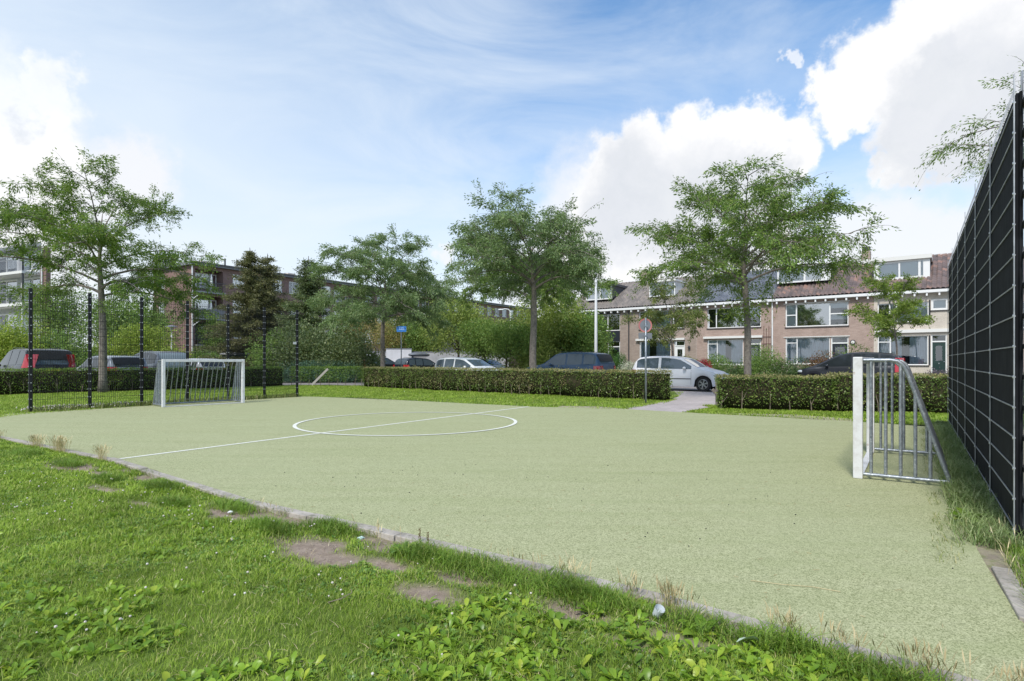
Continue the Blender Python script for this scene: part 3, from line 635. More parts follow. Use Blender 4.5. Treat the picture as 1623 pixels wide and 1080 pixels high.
# ================================================================ boarded fence on the right
m_board = mat('black_rubber_board', (.009, .010, .012), .8, spec=.12); t = m_board.node_tree; p = t.nodes['Principled BSDF']
oc = nd(t, 'ShaderNodeTexCoord').outputs['Object']
st = nd(t, 'ShaderNodeMapping', inp={'Vector': oc, 'Scale': (9, 9, 1.3)}).outputs[0]
cc = mixc(t, ramp(t, noise(t, st, 2.2, 7, .7).outputs['Fac'], [(.45, 0), (.75, 1)]), (.008, .009, .011), (.026, .028, .033))
sc_ = nd(t, 'ShaderNodeMapping', inp={'Vector': oc, 'Scale': (26, 26, 2.0)}).outputs[0]
cc = mixc(t, ramp(t, noise(t, sc_, 1.3, 4, .6).outputs['Fac'], [(.71, 0), (.76, .55)]), cc, (.16, .17, .18)); t.links.new(cc, p.inputs['Base Color'])
def board_fence(origin, dirn, L, posts, label, H=3.10):
    rz = math.atan2(dirn.y, dirn.x); r = empty('boarded_fence', origin, rz, label, 'fence', 'black boarded fences')
    for x0, x1 in zip(posts[:-1], posts[1:]):
        b = MB(); n = max(2, int((x1-x0)/.05)); x = x0+.02
        w = (x1-x0-.04)/n
        for k in range(n): b.bb(x+k*w, x+(k+1)*w-.003, -.020-(k % 2)*.0015, -.006, .03, H-.03)
        b.bb(x0+.02, x1-.02, -.040, -.0245, .02, H-.02)
        b.build('board_panel', m_board, r)
        b = MB()
        for k in range(15): z = .12+k*.206; b.bb(x0+.004, x1-.004, -.004, .002, z-.0045, z+.0045)
        n = max(2, int((x1-x0)/.05))
        for k in range(n+1): x = x0+.02+(x1-x0-.04)*k/n; b.bb(x-.003, x+.003, -.0055, -.001, H-.02, H+.03)
        b.build('wire_rail', M['rail'], r)
    for i, x in enumerate(posts):
        p_ = MB().bb(x-.012, x+.012, .0025, .0085, 0, H+.09).build('fence_post', M['rail'], r)
        b = MB()
        for k in range(15): b.sph((x, .009, .12+k*.206), (.011, .006, .011), 8, 5)
        b.build('bolt', M['bolt'], p_, kind='stuff')
    return r
PS = [.0]+[.03+1.46*k for k in range(7)]
fr = board_fence(FN, FD, 8.7, PS[1:], 'tall black boarded fence with wire rails running away behind the right goal')
# corner post with clamps, then the panel that turns away to the right
c0 = FN+FD*.0
r = empty('corner_fence_post', c0+Vector((.03, -.02, 0)), math.atan2(FD.y, FD.x), 'black square corner post with bolted clamps at the near end of the boarded fence', 'fence post')
MB().bb(.0, .08, -.10, -.03, 0, 3.2).build('post', M['black'], r, bevel=.004)
MB().tube([(.12, -.010, 0), (.12, -.010, 3.24)], .008, 8).build('edge_rod', M['rail'], r)
b = MB()
for k in range(15): z = .12+k*.206; b.bb(-.015, .16, -.029, -.004, z-.015, z+.015)
b.build('clamp', M['black'], r, kind='stuff')
V2 = Vector((.83, -.56, 0)).normalized()
board_fence(c0+V2*.10-FD*.02, V2, 1.6, [.02, 1.4, 2.8], 'near black boarded panel turning right from the corner post at the right edge', H=3.25)
# crumbs of soil and pebbles on the worn spots
xx, yy = scatter(60000, -8.5, 2.2, 1.9, 9.5); k = (yy < kerb_y(xx)-.15) & (dirt(xx, yy) > .25) & (rng.random(len(xx)) < np.clip(4.5/yy, .2, 1)**2); xx, yy = xx[k][:3500], yy[k][:3500]
g = MB()
for a, b in zip(xx, yy): q = rr.uniform(.0015, .006); g.sph((a, b, float(lawn_z(np.array([a]), np.array([b]))[0])+q*.3), (q*rr.uniform(.7, 1.5), q, q*.7), 5, 3)
o = g.build('soil_crumbs', vary(mat('soil_crumb', (.2, .16, .13), .95), (.15, .115, .09), (.36, .31, .27), 60), kind='stuff'); o['label'] = 'crumbs of earth and grit on the worn soil spots'

# flattened dead blades in the sward
xx, yy = scatter(60000, -8.5, 2.2, 1.9, 8.5); k = (yy < kerb_y(xx)-.16) & (np.abs(xx) < .93*yy+.2) & (rng.random(len(xx)) < np.clip(3.5/yy, .1, 1)**2*(.25+1.3*np.clip(fbm(xx, yy, 2.1, 29)-.45, 0, 1))); xx, yy = xx[k][:9000], yy[k][:9000]
blade_mesh('dead_blades', np.column_stack([xx, yy, lawn_z(xx, yy)+.008]), rng.uniform(.008, .022, len(xx)), np.full(len(xx), .003), 3.0, m_dry, rng, bend=.3)['label'] = 'dead straw coloured blades lying in the lawn'
# ================================================================ hedges
m_hedge = foliage('hedge_leaf', (.07, .125, .022), (.17, .25, .055), (.36, .39, .12), .30, .38, clump=2.5)
m_hedge_lite = foliage('hedge_leaf_young', (.08, .16, .025), (.17, .27, .045), (.30, .36, .08), .3, .4)
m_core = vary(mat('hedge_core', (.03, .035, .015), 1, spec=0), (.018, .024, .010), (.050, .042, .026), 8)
m_browntip = foliage('hedge_tip', (.20, .21, .07), (.33, .31, .13), (.38, .27, .15), .25)
def hedge(a, b, depth, H, label, n_per=620, thin=0, seed=1, step=.6, leaf=.05, mt=None, group='clipped hedges round the pitch', gap=.07, name='clipped_hedge'):
    rg = np.random.default_rng(seed); a = Vector((a[0], a[1], 0)); b = Vector((b[0], b[1], 0)); d = b-a; L = d.length; rz = math.atan2(d.y, d.x)
    r = empty(name, a, rz, label, 'hedge', group)
    hf = lambda x: H*(.955+.05*fbm(x, x*0+seed, .8, seed)+.07*fbm(x, x*0, 3.1, seed+5)-.02)
    df = lambda x, z: .15*(fbm(x, z, 1.3, seed+3)-.5)*2+.05*(fbm(x, z, 5, seed+8)-.5)*2
    # dark twiggy core
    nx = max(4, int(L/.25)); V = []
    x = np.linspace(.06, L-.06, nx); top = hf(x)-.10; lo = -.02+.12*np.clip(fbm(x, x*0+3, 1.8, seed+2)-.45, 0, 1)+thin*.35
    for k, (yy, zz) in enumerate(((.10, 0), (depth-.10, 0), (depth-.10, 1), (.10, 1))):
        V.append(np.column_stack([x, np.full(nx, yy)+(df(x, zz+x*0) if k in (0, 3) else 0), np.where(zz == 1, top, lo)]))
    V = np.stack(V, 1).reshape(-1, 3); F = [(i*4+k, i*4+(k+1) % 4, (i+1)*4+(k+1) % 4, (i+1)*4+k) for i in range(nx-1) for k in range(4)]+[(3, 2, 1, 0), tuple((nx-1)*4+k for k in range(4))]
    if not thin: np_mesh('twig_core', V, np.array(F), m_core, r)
    # leaves on the four visible faces
    A = L*H*2+L*depth+2*depth*H; n = int(n_per*A); wts = np.array([L*H*1.25, L*H*.6, L*depth*1.15, depth*H, depth*H]); fsel = rg.choice(5, n, p=wts/wts.sum())
    x = rg.uniform(0, L, n); u = rg.random(n); dd = np.abs(rg.normal(0, .045, n)); Ht = hf(x)
    z = .0+(Ht-.0)*u**.85; y = np.full(n, .0)
    f = fsel == 0; y[f] = df(x[f], z[f])+dd[f]
    f = fsel == 1; y[f] = depth-df(x[f], z[f])-dd[f]
    f = fsel == 2; y[f] = rg.uniform(0, depth, f.sum()); z[f] = Ht[f]-dd[f]-.05*(2*y[f]/depth-1)**4
    f = fsel == 3; x[f] = dd[f]+df(z[f], z[f])*.5; y[f] = rg.uniform(0, depth, f.sum())
    f = fsel == 4; x[f] = L-dd[f]+df(z[f], z[f])*.5; y[f] = rg.uniform(0, depth, f.sum())
    lowcut = gap+.26*(fbm(x, y*0+1, 1.3, seed+4)-.35)+thin*.42; k = (z > lowcut*rg.uniform(.4, 1.0, n))
    if thin: k &= fbm(x, z, 1.7, seed+6) > .38+.25*np.clip(.45-z, 0, .45)
    x, y, z = x[k], y[k], z[k]; n = len(x); P = np.column_stack([x, y, z]); Dr = rdir(rg, n); Dr[:, 2] += .35; Dr = nrm(Dr)
    st = rg.random(n) < .05*np.clip(fbm(x, x*0, 2.2, seed+11)-.45, 0, 1)*8; P[:, 2] += np.where(st & (z > hf(x)-.12), rg.uniform(.02, .14, n), 0); istop = (z > hf(x)-.07) | ((fbm(x, z, 1.1, seed+13) > .66) & (rg.random(n) < .6))
    leaves('foliage', P[~istop], Dr[~istop], rg.uniform(.7, 1.3, (~istop).sum())*leaf, rg.uniform(.5, .8, (~istop).sum())*leaf, mt or m_hedge, r, rg)
    leaves('clipped_top', P[istop], Dr[istop], rg.uniform(.7, 1.2, istop.sum())*leaf, rg.uniform(.4, .7, istop.sum())*leaf, m_browntip if mt is None else mt, r, rg)
    s = MB(); rr = random.Random(seed)
    for i in range(int(L/.42)):
        x_ = .1+i*.42+rr.uniform(-.1, .1); y_ = rr.uniform(.02, .14); h = rr.uniform(.3, .62); q = rr.uniform(-.08, .08)
        s.tube([(x_, y_, -.02), (x_+q*.4, y_-.02, h*.5), (x_+q, y_+.03, h)], [.015, .012, .006], 5)
        if rr.random() < .5: s.tube([(x_+q*.4, y_-.02, h*.45), (x_+q+.1*rr.choice((-1, 1)), y_+.0, h*.95)], [.009, .005], 4)
    s.build('stem', M['stem'], r, kind='stuff'); return r
hedge((-7.3, 27.9), (4.75, 18.15), .75, .96, 'long clipped hedge between the pitch and the parked cars, ending at the round sign post', seed=4)
hb = [(5.35, 15.05), (7.6, 14.55), (13.2, 13.0)]
hedge(hb[0], (8.0, 14.3), .8, .88, 'short rounded hedge beside the wooden post on the right of the path', seed=9, mt=None)
hedge((8.0, 14.3), (14.6, 12.6), .8, .95, 'clipped hedge running behind the right goal up to the black fence', seed=12)
hedge((-20.6, 19.2), (-14.6, 25.6), .7, .96, 'hedge in front of the parked cars at the far left behind the fence', seed=15, n_per=560, mt=m_hedge_lite)
hedge((-14.6, 25.6), (-11.4, 28.9), .7, .96, 'pale topped hedge seen through the left goal bars', seed=18, n_per=560, mt=m_hedge_lite)
hedge((-11.2, 29.1), (-7.5, 28.3), .5, .98, 'thin gappy light green hedge with a leaning plank, right of the wire fence', seed=21, thin=.55, n_per=560, mt=m_hedge_lite)

# ================================================================ trees
def tubes_np(mb, pts, rad, n): mb.tube(pts, rad, n, cap=False)
def bez(p0, p1, p2, n):
    return [p0*(1-t)**2+p1*2*t*(1-t)+p2*t*t for t in [i/n for i in range(n+1)]]
def make_tree(name, label, x, y, H, th, Rr, seed, mt, group, r0=.14, limbs=13, subs=8, twigs=6, lpt=58, leafL=.13, leafW=.042, bark='bark', squash=1.0, cat='tree', lean=(0, 0), droop=.5, whips=14, low=.0, spread=.15, openness=.0, lop=(0, 0)):
    rr = random.Random(seed); rg = np.random.default_rng(seed)
    r = empty(name, (x, y, -.03), 0, label, cat, group); T = MB(); LP = []; LD = []
    tr = []; nseg = 12; top = H*.82
    for i in range(nseg+1):
        t = i/nseg; z = top*t; w = .10*max(0, t-.25)
        tr.append(Vector((lean[0]*t+w*math.sin(seed+5*t)*2.2, lean[1]*t+w*math.cos(seed*2+4*t)*2.2, z)))
    def tp(z): t = min(max(z/top, 0), 1)*nseg; i = min(int(t), nseg-1); return tr[i].lerp(tr[i+1], t-i)
    rads = [max(.012, r0*((1-.28*z/th) if z < th else .72*max(0, 1-(z-th)/(top-th))**.8)) for z in [top*i/nseg for i in range(nseg+1)]]; rads[0] *= 1.25
    T.tube(tr, rads, 10)
    def twig(p, d, L):
        d = d.normalized(); mid = p+d*L*.5; end = p+d*L+Vector((0, 0, -droop*L*rr.uniform(.3, 1.2)))
        pts = bez(p, mid+Vector((0, 0, .06*L)), end, 3); T.tube(pts, [.007, .005, .004, .002], 3, cap=False)
        n = int(lpt*2.5*L/.7*rr.uniform(.6, 1.3)); 
        if rr.random() < openness+.15: n = int(n*.15)
        ts = rg.random(n)**.8; P = np.array([pts[0]])*((1-ts)**2)[:, None]+2*(ts*(1-ts))[:, None]*np.array([mid])+(ts**2)[:, None]*np.array([end])
        off = rg.normal(0, spread*.5, (n, 3)); off[:, 2] *= .85; off[:, 2] -= .05
        P = P+off; dd = np.array([end-p])/max(L, .1)*.9+off*3.2+rg.normal(0, .35, (n, 3)); dd[:, 2] -= .25
        LP.append(P); LD.append(nrm(dd))
    for i in range(limbs):
        f = (i+.5)/limbs; zb = th+(H*.74-th)*f**1.1; base = tp(zb)
        az = i*2.4+seed+rr.uniform(-.35, .35); hr = Rr*(1.0-.42*f**2.2)*rr.uniform(.78, 1.12)
        tz = zb+(H-zb)*(.20+.55*f)*rr.uniform(.6, 1.05)*squash-low*(1-f)*1.2
        if i >= limbs-3: hr *= .75; tz = H*rr.uniform(.90, 1.0)
        tgt = Vector((base.x+hr*math.cos(az)+lop[0]*(.3+f), base.y+hr*math.sin(az)+lop[1], min(tz, H*.985)))
        c = base.lerp(tgt, .45)+Vector((0, 0, .20*hr+.1)); pts = bez(base, c, tgt, 7); rb = max(.018, .36*r0*(1-.55*f)); L = (tgt-base).length
        T.tube(pts, [rb*(1-.85*k/7)+.003 for k in range(8)], 6, cap=False)
        ns = max(3, int(subs*(.6+.5*hr/Rr)))
        for j in range(ns):
            t = .24+.76*(j+rr.random()*.8)/ns; t = min(t, 1); k = min(int(t*7), 6); p = pts[k].lerp(pts[k+1], t*7-k)
            dl = (pts[k+1]-pts[k]).normalized(); side = dl.cross(Vector((0, 0, 1))).normalized()*(1 if j % 2 else -1)
            ll = Rr*rr.uniform(.18, .36)*(1.15-.5*t); dirn = (dl*rr.uniform(.35, .9)+side*rr.uniform(.4, 1)+Vector((0, 0, rr.uniform(-.45, .85)))).normalized()
            e = p+dirn*ll; sp_ = bez(p, p+dirn*ll*.5+Vector((0, 0, .1*ll)), e, 4); T.tube(sp_, [.018, .014, .010, .007, .004], 4, cap=False)
            for q in range(twigs):
                s = .2+.8*(q+rr.random())/twigs; s = min(s, 1); kk = min(int(s*4), 3); pp = sp_[kk].lerp(sp_[kk+1], s*4-kk)
                dv = dirn*rr.uniform(.2, 1)+Vector((rr.uniform(-1, 1), rr.uniform(-1, 1), rr.uniform(-.35, .5)))*.9
                twig(pp, dv, rr.uniform(.4, 1.0)*(Rr/3.6)**.5)
    for i in range(whips):
        az = rr.uniform(0, 6.28); z = rr.uniform(th+.25*(H-th), H*.93); b_ = tp(z); ff = (z-th)/(H-th)
        p = b_+Vector((math.cos(az), math.sin(az), .25))*Rr*(.85-.4*ff); e = p+Vector((math.cos(az), math.sin(az), rr.uniform(-.1, .7)))*rr.uniform(.5, 1.0)
        sp_ = bez(p, (p+e)/2+Vector((0, 0, .2)), e, 4); T.tube(sp_, [.010, .008, .006, .004, .002], 3, cap=False); n = 16
        P = np.array(p)+(np.array(e)-np.array(p))*rg.random(n)[:, None]**.7+rg.normal(0, .05, (n, 3)); LP.append(P); LD.append(nrm(rg.normal(0, .6, (n, 3))+np.array([0, 0, -.5])))
    T.build('trunk', M[bark], r, smooth='all')
    P = np.concatenate(LP); Dd = np.concatenate(LD); n = len(P)
    leaves('crown', P, Dd, rg.uniform(.6, 1.3, n)*leafL*.86, rg.uniform(.7, 1.2, n)*leafW*.88, mt, r, rg)
    print(name, n); return r
mt1 = foliage('locust_leaf', (.068, .145, .020), (.175, .285, .042), (.36, .43, .10), .42, clump=1.0)
mt2 = foliage('locust_leaf_greyish', (.11, .18, .07), (.21, .30, .12), (.36, .43, .20), .42, clump=1.0)
mt3 = foliage('locust_leaf_mid', (.08, .155, .030), (.185, .29, .058), (.36, .43, .12), .4, clump=1.0)
mty = foliage('young_tree_leaf', (.11, .19, .025), (.22, .31, .045), (.36, .40, .09), .4)
mto = foliage('olive_tree_leaf', (.095, .14, .03), (.19, .23, .06), (.33, .30, .10), .35)
GT = 'locust trees around the pitch'
make_tree('locust_tree', 'big airy tree standing behind the left wire fence', -16.3, 23.0, 8.75, 3.8, 4.05, 7, mt1, GT, r0=.16, limbs=18, subs=8, twigs=6, lpt=44, openness=.15, low=1.1, lop=(-.6, 0))
make_tree('locust_tree', 'tree beside the blue street sign, behind the left end of the long hedge', -7.05, 31.5, 8.3, 3.4, 3.8, 23, mt2, GT, r0=.14, limbs=17, lpt=44, low=1.0, leafL=.15, leafW=.05)
make_tree('locust_tree', 'dense grey green tree with pale straight trunk in the middle behind the long hedge', .88, 24.0, 7.95, 4.2, 3.5, 31, mt2, GT, r0=.15, limbs=18, subs=9, lpt=36, low=.4, openness=.12, leafL=.13, leafW=.045)
make_tree('locust_tree', 'half hidden tree just behind the pale straight trunk, its crown lower', 1.2, 35.5, 7.8, 4.9, 4.3, 43, mt3, GT, r0=.15, limbs=15, lpt=40, low=.0, leafL=.16, leafW=.055)
make_tree('locust_tree', 'wide feathery tree right of the path between the silver and the dark people carrier', 8.0, 19.6, 7.8, 3.7, 3.5, 58, mt3, GT, r0=.13, limbs=19, subs=9, lpt=34, openness=.16, lop=(.25, 0), low=.45)
make_tree('locust_tree', 'tree behind the black boarded fence with only its outer twigs showing', 16.6, 14.2, 9.6, 6.3, 4.7, 66, mt3, GT, r0=.16, limbs=13, lpt=26, leafL=.11, leafW=.036, openness=.3)
GY = 'young street trees before the terraced houses'
make_tree('young_street_tree', 'young olive green tree behind the silver car', 8.1, 29.0, 5.35, 1.9, 2.0, 71, mto, GY, r0=.06, limbs=9, subs=5, twigs=5, lpt=34, leafL=.12, leafW=.06, whips=4, openness=.1)
make_tree('young_street_tree', 'bright yellow green young tree before the cream brick house', 18.6, 27.9, 5.5, 2.2, 1.6, 83, mty, GY, r0=.055, limbs=9, subs=5, twigs=5, lpt=44, leafL=.11, leafW=.06, whips=3)
# low water shoots on the trunk of the wide tree
rgx = np.random.default_rng(5)
tr_r = [o for o in bpy.data.objects if o.get('label', '').startswith('wide feathery')][0]
P = rgx.normal(0, 1, (520, 3))*np.array([.42, .25, .24])+np.array([-.10, -.15, 3.0]); leaves('crown', P, nrm(rgx.normal(0, .6, (520, 3))+np.array([0, -.2, -.5])), rgx.uniform(.08, .15, 520), .045, mty, tr_r, rgx)

# bushes and background trees built from leaf clumps
def bush(name, label, px, Y, w, h, mt, seed, cat='shrub', group=None, leaf=.09, n=9000, z0=0.0, trunk=None, dep=None, clumps=34, top=1.0, bark='bark_dark', loc=None, shape=None):
    n = int(n*1.7); leaf = leaf*1.1; rg = np.random.default_rng(seed); dep = dep or w; c = loc or at(px, Y); r = empty(name, (c[0], c[1], -.03), 0, label, cat, group)
    CP = nrm(rg.normal(size=(clumps, 3)))*rg.uniform(.45, .86, clumps)[:, None]; CP[:, 2] = np.abs(CP[:, 2])*2-1 if trunk is None else CP[:, 2]
    if shape == 'box': CP = rg.uniform(-.85, .85, (clumps, 3))
    hz = (h-z0)/2; C = CP*np.array([w/2, dep/2, hz])+np.array([0, 0, z0+hz]); rad = rg.uniform(.20, .38, clumps)*min(w, (h-z0)*1.3, dep*1.6)*(.8 if clumps > 40 else 1)
    k = rg.integers(0, clumps, n); dd = rdir(rg, n); P = C[k]+dd*(rad[k]*rg.uniform(.55, 1.06, n)**.6)[:, None]*np.array([1, 1, .8]); P += rg.normal(0, .03, (n, 3))*w
    ok = (P[:, 2] > .04) & (P[:, 2] < h*1.04); P, dd = P[ok], dd[ok]; Dr = nrm(dd*.8+rg.normal(0, .7, (len(P), 3))+np.array([0, 0, .1]))
    T = MB()
    if trunk: T.tube([(0, 0, 0), (.05, .03, z0+.1), (.0, .0, z0+hz)], [trunk, trunk*.8, trunk*.3], 7)
    for i in range(min(clumps, 18)):
        T.tube([(0, 0, z0*.9+.05), tuple(C[i]*np.array([.5, .5, .55])+np.array([0, 0, z0*.4])), tuple(C[i])], [(trunk or .03)*.5, .02, .008], 4)
    T.build('trunk' if trunk else 'stems', M[bark], r, kind=None if trunk else None)
    leaves('crown' if trunk else 'foliage', P, Dr, rg.uniform(.6, 1.3, len(P))*leaf, rg.uniform(.4, .75, len(P))*leaf, mt, r, rg); return r
m_dark = foliage('evergreen_leaf', (.05, .10, .035), (.10, .17, .055), (.19, .26, .08), .22)
m_brown = foliage('olive_brown_needle', (.085, .09, .035), (.16, .16, .065), (.25, .22, .10), .2)
m_conif = foliage('spruce_needle', (.07, .11, .045), (.14, .18, .07), (.24, .26, .11), .25)
m_blue = foliage('bluish_groundcover', (.035, .085, .055), (.07, .14, .09), (.12, .19, .12), .2)
m_lime = foliage('lime_leaf', (.19, .28, .035), (.34, .43, .06), (.50, .54, .13), .4)
m_mid = foliage('mid_green_leaf', (.11, .20, .045), (.21, .33, .075), (.36, .44, .12), .40)
m_yel = foliage('yellowing_leaf', (.26, .22, .06), (.34, .29, .09), (.42, .28, .12), .3)
m_yg = foliage('yellow_green_leaf', (.18, .26, .05), (.31, .38, .085), (.46, .49, .15), .38)
def conifer(label, px, Y, H, Rr, seed, mt, group='conifers before the brick flats', dense=1.0, droop=.12, name='conifer'):
    rr = random.Random(seed); rg = np.random.default_rng(seed); c = at(px, Y); r = empty(name, (c.x, c.y, -.03), 0, label, 'conifer', group)
    T = MB(); T.tube([(0, 0, 0), (.05, 0, H*.5), (0, 0, H)], [.16, .10, .02], 7); LP = []; LD = []; nl = int(H/.30)
    for i in range(nl):
        z = .5+(H-.7)*i/nl; f = z/H; nb = rr.randint(4, 7)
        for k in range(nb):
            a = rr.uniform(0, 6.28); L = Rr*(1-f)**.75*rr.uniform(.5, 1.12)+.15; e = Vector((L*math.cos(a), L*math.sin(a), z-droop*L+.25*L*rr.random()))
            b = Vector((0, 0, z)); m_ = b.lerp(e, .5)+Vector((0, 0, -.06*L)); T.tube([b, m_, e], [.022, .014, .004], 3, cap=False)
            n = int(120*L*dense); t = rg.random(n); P = np.outer(1-t, b)+np.outer(t, e)+rg.normal(0, 1, (n, 3))*np.array([.13, .13, .08])*(1+.5*L/Rr)
            LP.append(P); LD.append(nrm(np.array(e-b)/L*.8+rg.normal(0, .6, (n, 3))))
    T.build('trunk', M['bark_dark'], r); P = np.concatenate(LP); leaves('crown', P, np.concatenate(LD), rg.uniform(.12, .26, len(P)), .06, mt, r, rg); return r
conifer('brownish spruce with a ragged top, nearest the balconies', 396, 46, 10.3, 4.0, 3, m_brown, dense=1.2)
conifer('second ragged spruce, right of and close behind the brownish one', 424, 47.5, 10.1, 3.7, 4, m_brown, dense=1.1)
conifer('darker fir beside the airy tree, right of both spruces', 489, 42, 8.9, 3.3, 5, m_conif, dense=1.3)
bush('conifer_bush', 'broad dark evergreen bush under the darker fir', 500, 38, 5.2, 4.4, m_conif, 61, 'evergreen', None, .15, 15000, clumps=40)
bush('conifer_bush', 'rounded dark evergreen bush left of the tree with the blue sign', 548, 36, 3.6, 3.3, m_conif, 62, 'evergreen', None, .14, 8000)
bush('broadleaf_bush', 'dark green bush behind the last wire fence panels', 440, 38, 3.4, 3.3, m_mid, 63, 'bush', None, .12, 8000)
bush('low_shrubs', 'low bluish shrub strip behind the thin hedge', 500, 34, 7.0, 1.25, m_blue, 64, 'shrub', None, .07, 15000, dep=1.6, clumps=60)
# tall green screen behind the parked cars on the left
for i, (px, Y, w, h, mt_, lab) in enumerate(((20, 33, 4.6, 3.9, m_lime, 'lime green bush at the far left below the white balconies'), (100, 34, 6.2, 3.15, m_mid, 'tall green screen hedge behind the black estate car'), (190, 36, 6.0, 3.3, m_lime, 'tall green screen hedge behind the silver estate car'),
                                      (235, 36.5, 5.4, 3.9, m_lime, 'lime green shrub wall right of the lantern, behind the people carrier'), (-60, 33, 5.5, 3.8, m_mid, 'green bush cut by the left picture edge'))):
    bush('screen_shrub', lab, px, Y, w, h, mt_, 100+i, 'bush', 'tall shrubs behind the left car park', .12, 12000, dep=2.2, clumps=46)
bush('garden_tree', 'dark leafy tree behind the tall green screen, left of the brick gable', 205, 49, 5.5, 6.0, m_mid, 131, 'tree', None, .17, 14000, z0=1.4, trunk=.14)
bush('garden_tree', 'thin dark tree between the white flats and the wire fence', 100, 50, 5.5, 7.6, m_mid, 132, 'tree', None, .15, 7500, z0=2.6, trunk=.12)
bush('garden_tree', 'yellowing small tree left of the trunk beside the blue sign', 566, 44, 3.6, 5.3, m_yel, 133, 'tree', None, .12, 3500, z0=2.2, trunk=.08)
bush('garden_tree', 'golden small tree between the trunk and the blue sign', 614, 56.5, 3.8, 5.6, m_yel, 134, 'tree', None, .12, 4500, z0=2.2, trunk=.07)
bush('garden_tree', 'green bushy tree behind the roof box car', 655, 58, 5.4, 5.6, m_mid, 135, 'tree', None, .16, 8000, z0=1.5, trunk=.1)
bush('garden_tree', 'light yellow green conifer bush right of the blue sign', 678, 57.5, 3.8, 4.9, m_yg, 136, 'tree', None, .13, 6500, z0=1.3, trunk=.08)
bush('garden_tree', 'olive green tree above the white hatchback', 726, 44, 4.9, 5.9, m_yg, 137, 'tree', None, .14, 7500, z0=2.0, trunk=.10)
bush('garden_tree', 'round dark green tree left of the curved street light', 768, 42, 4.0, 4.1, m_mid, 138, 'tree', None, .12, 7500, z0=1.6, trunk=.09)
bush('garden_tree', 'round green tree under the curved street light', 802, 40, 4.0, 3.9, m_mid, 139, 'tree', None, .12, 7500, z0=1.5, trunk=.08)
bush('garden_tree', 'pale willow like bush behind the two round trees', 792, 55, 5.6, 5.0, m_yg, 140, 'tree', None, .15, 8500, z0=.6, trunk=.1)
bush('garden_tree', 'tall yellow green tree behind the pale straight trunk', 874, 43, 6.0, 6.3, m_yg, 141, 'tree', None, .15, 15000, z0=.9, trunk=.13, clumps=46)
bush('garden_tree', 'green glossy tree against the black panelled house', 925, 42, 3.6, 4.7, m_mid, 142, 'tree', None, .14, 8500, z0=.5, trunk=.1)
bush('garden_bush', 'yellow green bush low beside the wooden panel fence', 845, 40, 3.6, 3.2, m_yg, 143, 'bush', None, .12, 5500)
bush('box_ball', 'round clipped green box ball behind the dark blue car', 978, 31.5, 1.75, 1.95, foliage('box_leaf', (.03, .10, .02), (.07, .17, .03), (.13, .24, .05), .2), 144, 'shrub', None, .05, 9000, clumps=60)
m_white = foliage('white_petal', (.45, .50, .36), (.62, .62, .52), (.28, .38, .14), .2)
bush('hydrangea', 'pale white hydrangea between the round box ball and the silver car', 1002, 30.5, 1.5, 1.25, m_white, 145, 'shrub', None, .055, 3800)
bush('garden_shrub', 'green shrub above the bonnet of the silver car', 1136, 31.5, 1.9, 1.85, m_mid, 146, 'shrub', 'front garden shrubs', .07, 5500)
bush('garden_shrub', 'dark shrub low beside the silver car bonnet', 1165, 30.5, 1.7, 1.2, m_dark, 147, 'shrub', 'front garden shrubs', .07, 4000)
m_rose = foliage('rose_leaf', (.05, .11, .03), (.12, .19, .06), (.55, .38, .38), .25)
bush('garden_shrub', 'tall flowering shrub right of the wide tree trunk', 1208, 30, 2.3, 2.25, m_mid, 148, 'shrub', 'front garden shrubs', .07, 7000)
bush('rose_bush', 'pink dotted rose bush below the white downpipe', 1236, 29.5, 2.3, 1.75, m_rose, 149, 'shrub', None, .07, 6500)
bush('garden_shrub', 'dark green shrub mass left of the red leaved shrub', 1262, 29, 2.0, 1.15, m_dark, 150, 'shrub', 'front garden shrubs', .07, 5000)
bush('barberry', 'reddish brown leaved shrub before the wide curtained window', 1300, 30.5, 1.9, 1.75, foliage('barberry_leaf', (.12, .05, .03), (.20, .09, .05), (.14, .15, .05), .25), 151, 'shrub', None, .07, 4200)
bush('garden_shrub', 'leafy shrub rising behind the roof of the black people carrier', 1352, 30.5, 2.2, 2.15, m_mid, 152, 'shrub', 'front garden shrubs', .08, 4200)
bush('garden_shrub', 'purple tinted flowers under the dark green front door', 1492, 27.5, 1.5, .95, foliage('purple_leaf', (.10, .07, .10), (.16, .12, .15), (.30, .22, .30), .2), 153, 'shrub', 'front garden shrubs', .06, 2500)
bush('geranium', 'crimson flowers beside the silver car windscreen', 1111, 31, .85, 1.45, foliage('crimson_petal', (.35, .02, .05), (.50, .04, .09), (.08, .14, .03), .2), 154, 'plant', None, .07, 1400, z0=.7)
bush('garden_shrub', 'orange tinted shrub below the wall lamp, behind the silver car roof', 1088, 33, 1.3, 1.6, mto, 155, 'shrub', 'front garden shrubs', .08, 2500)
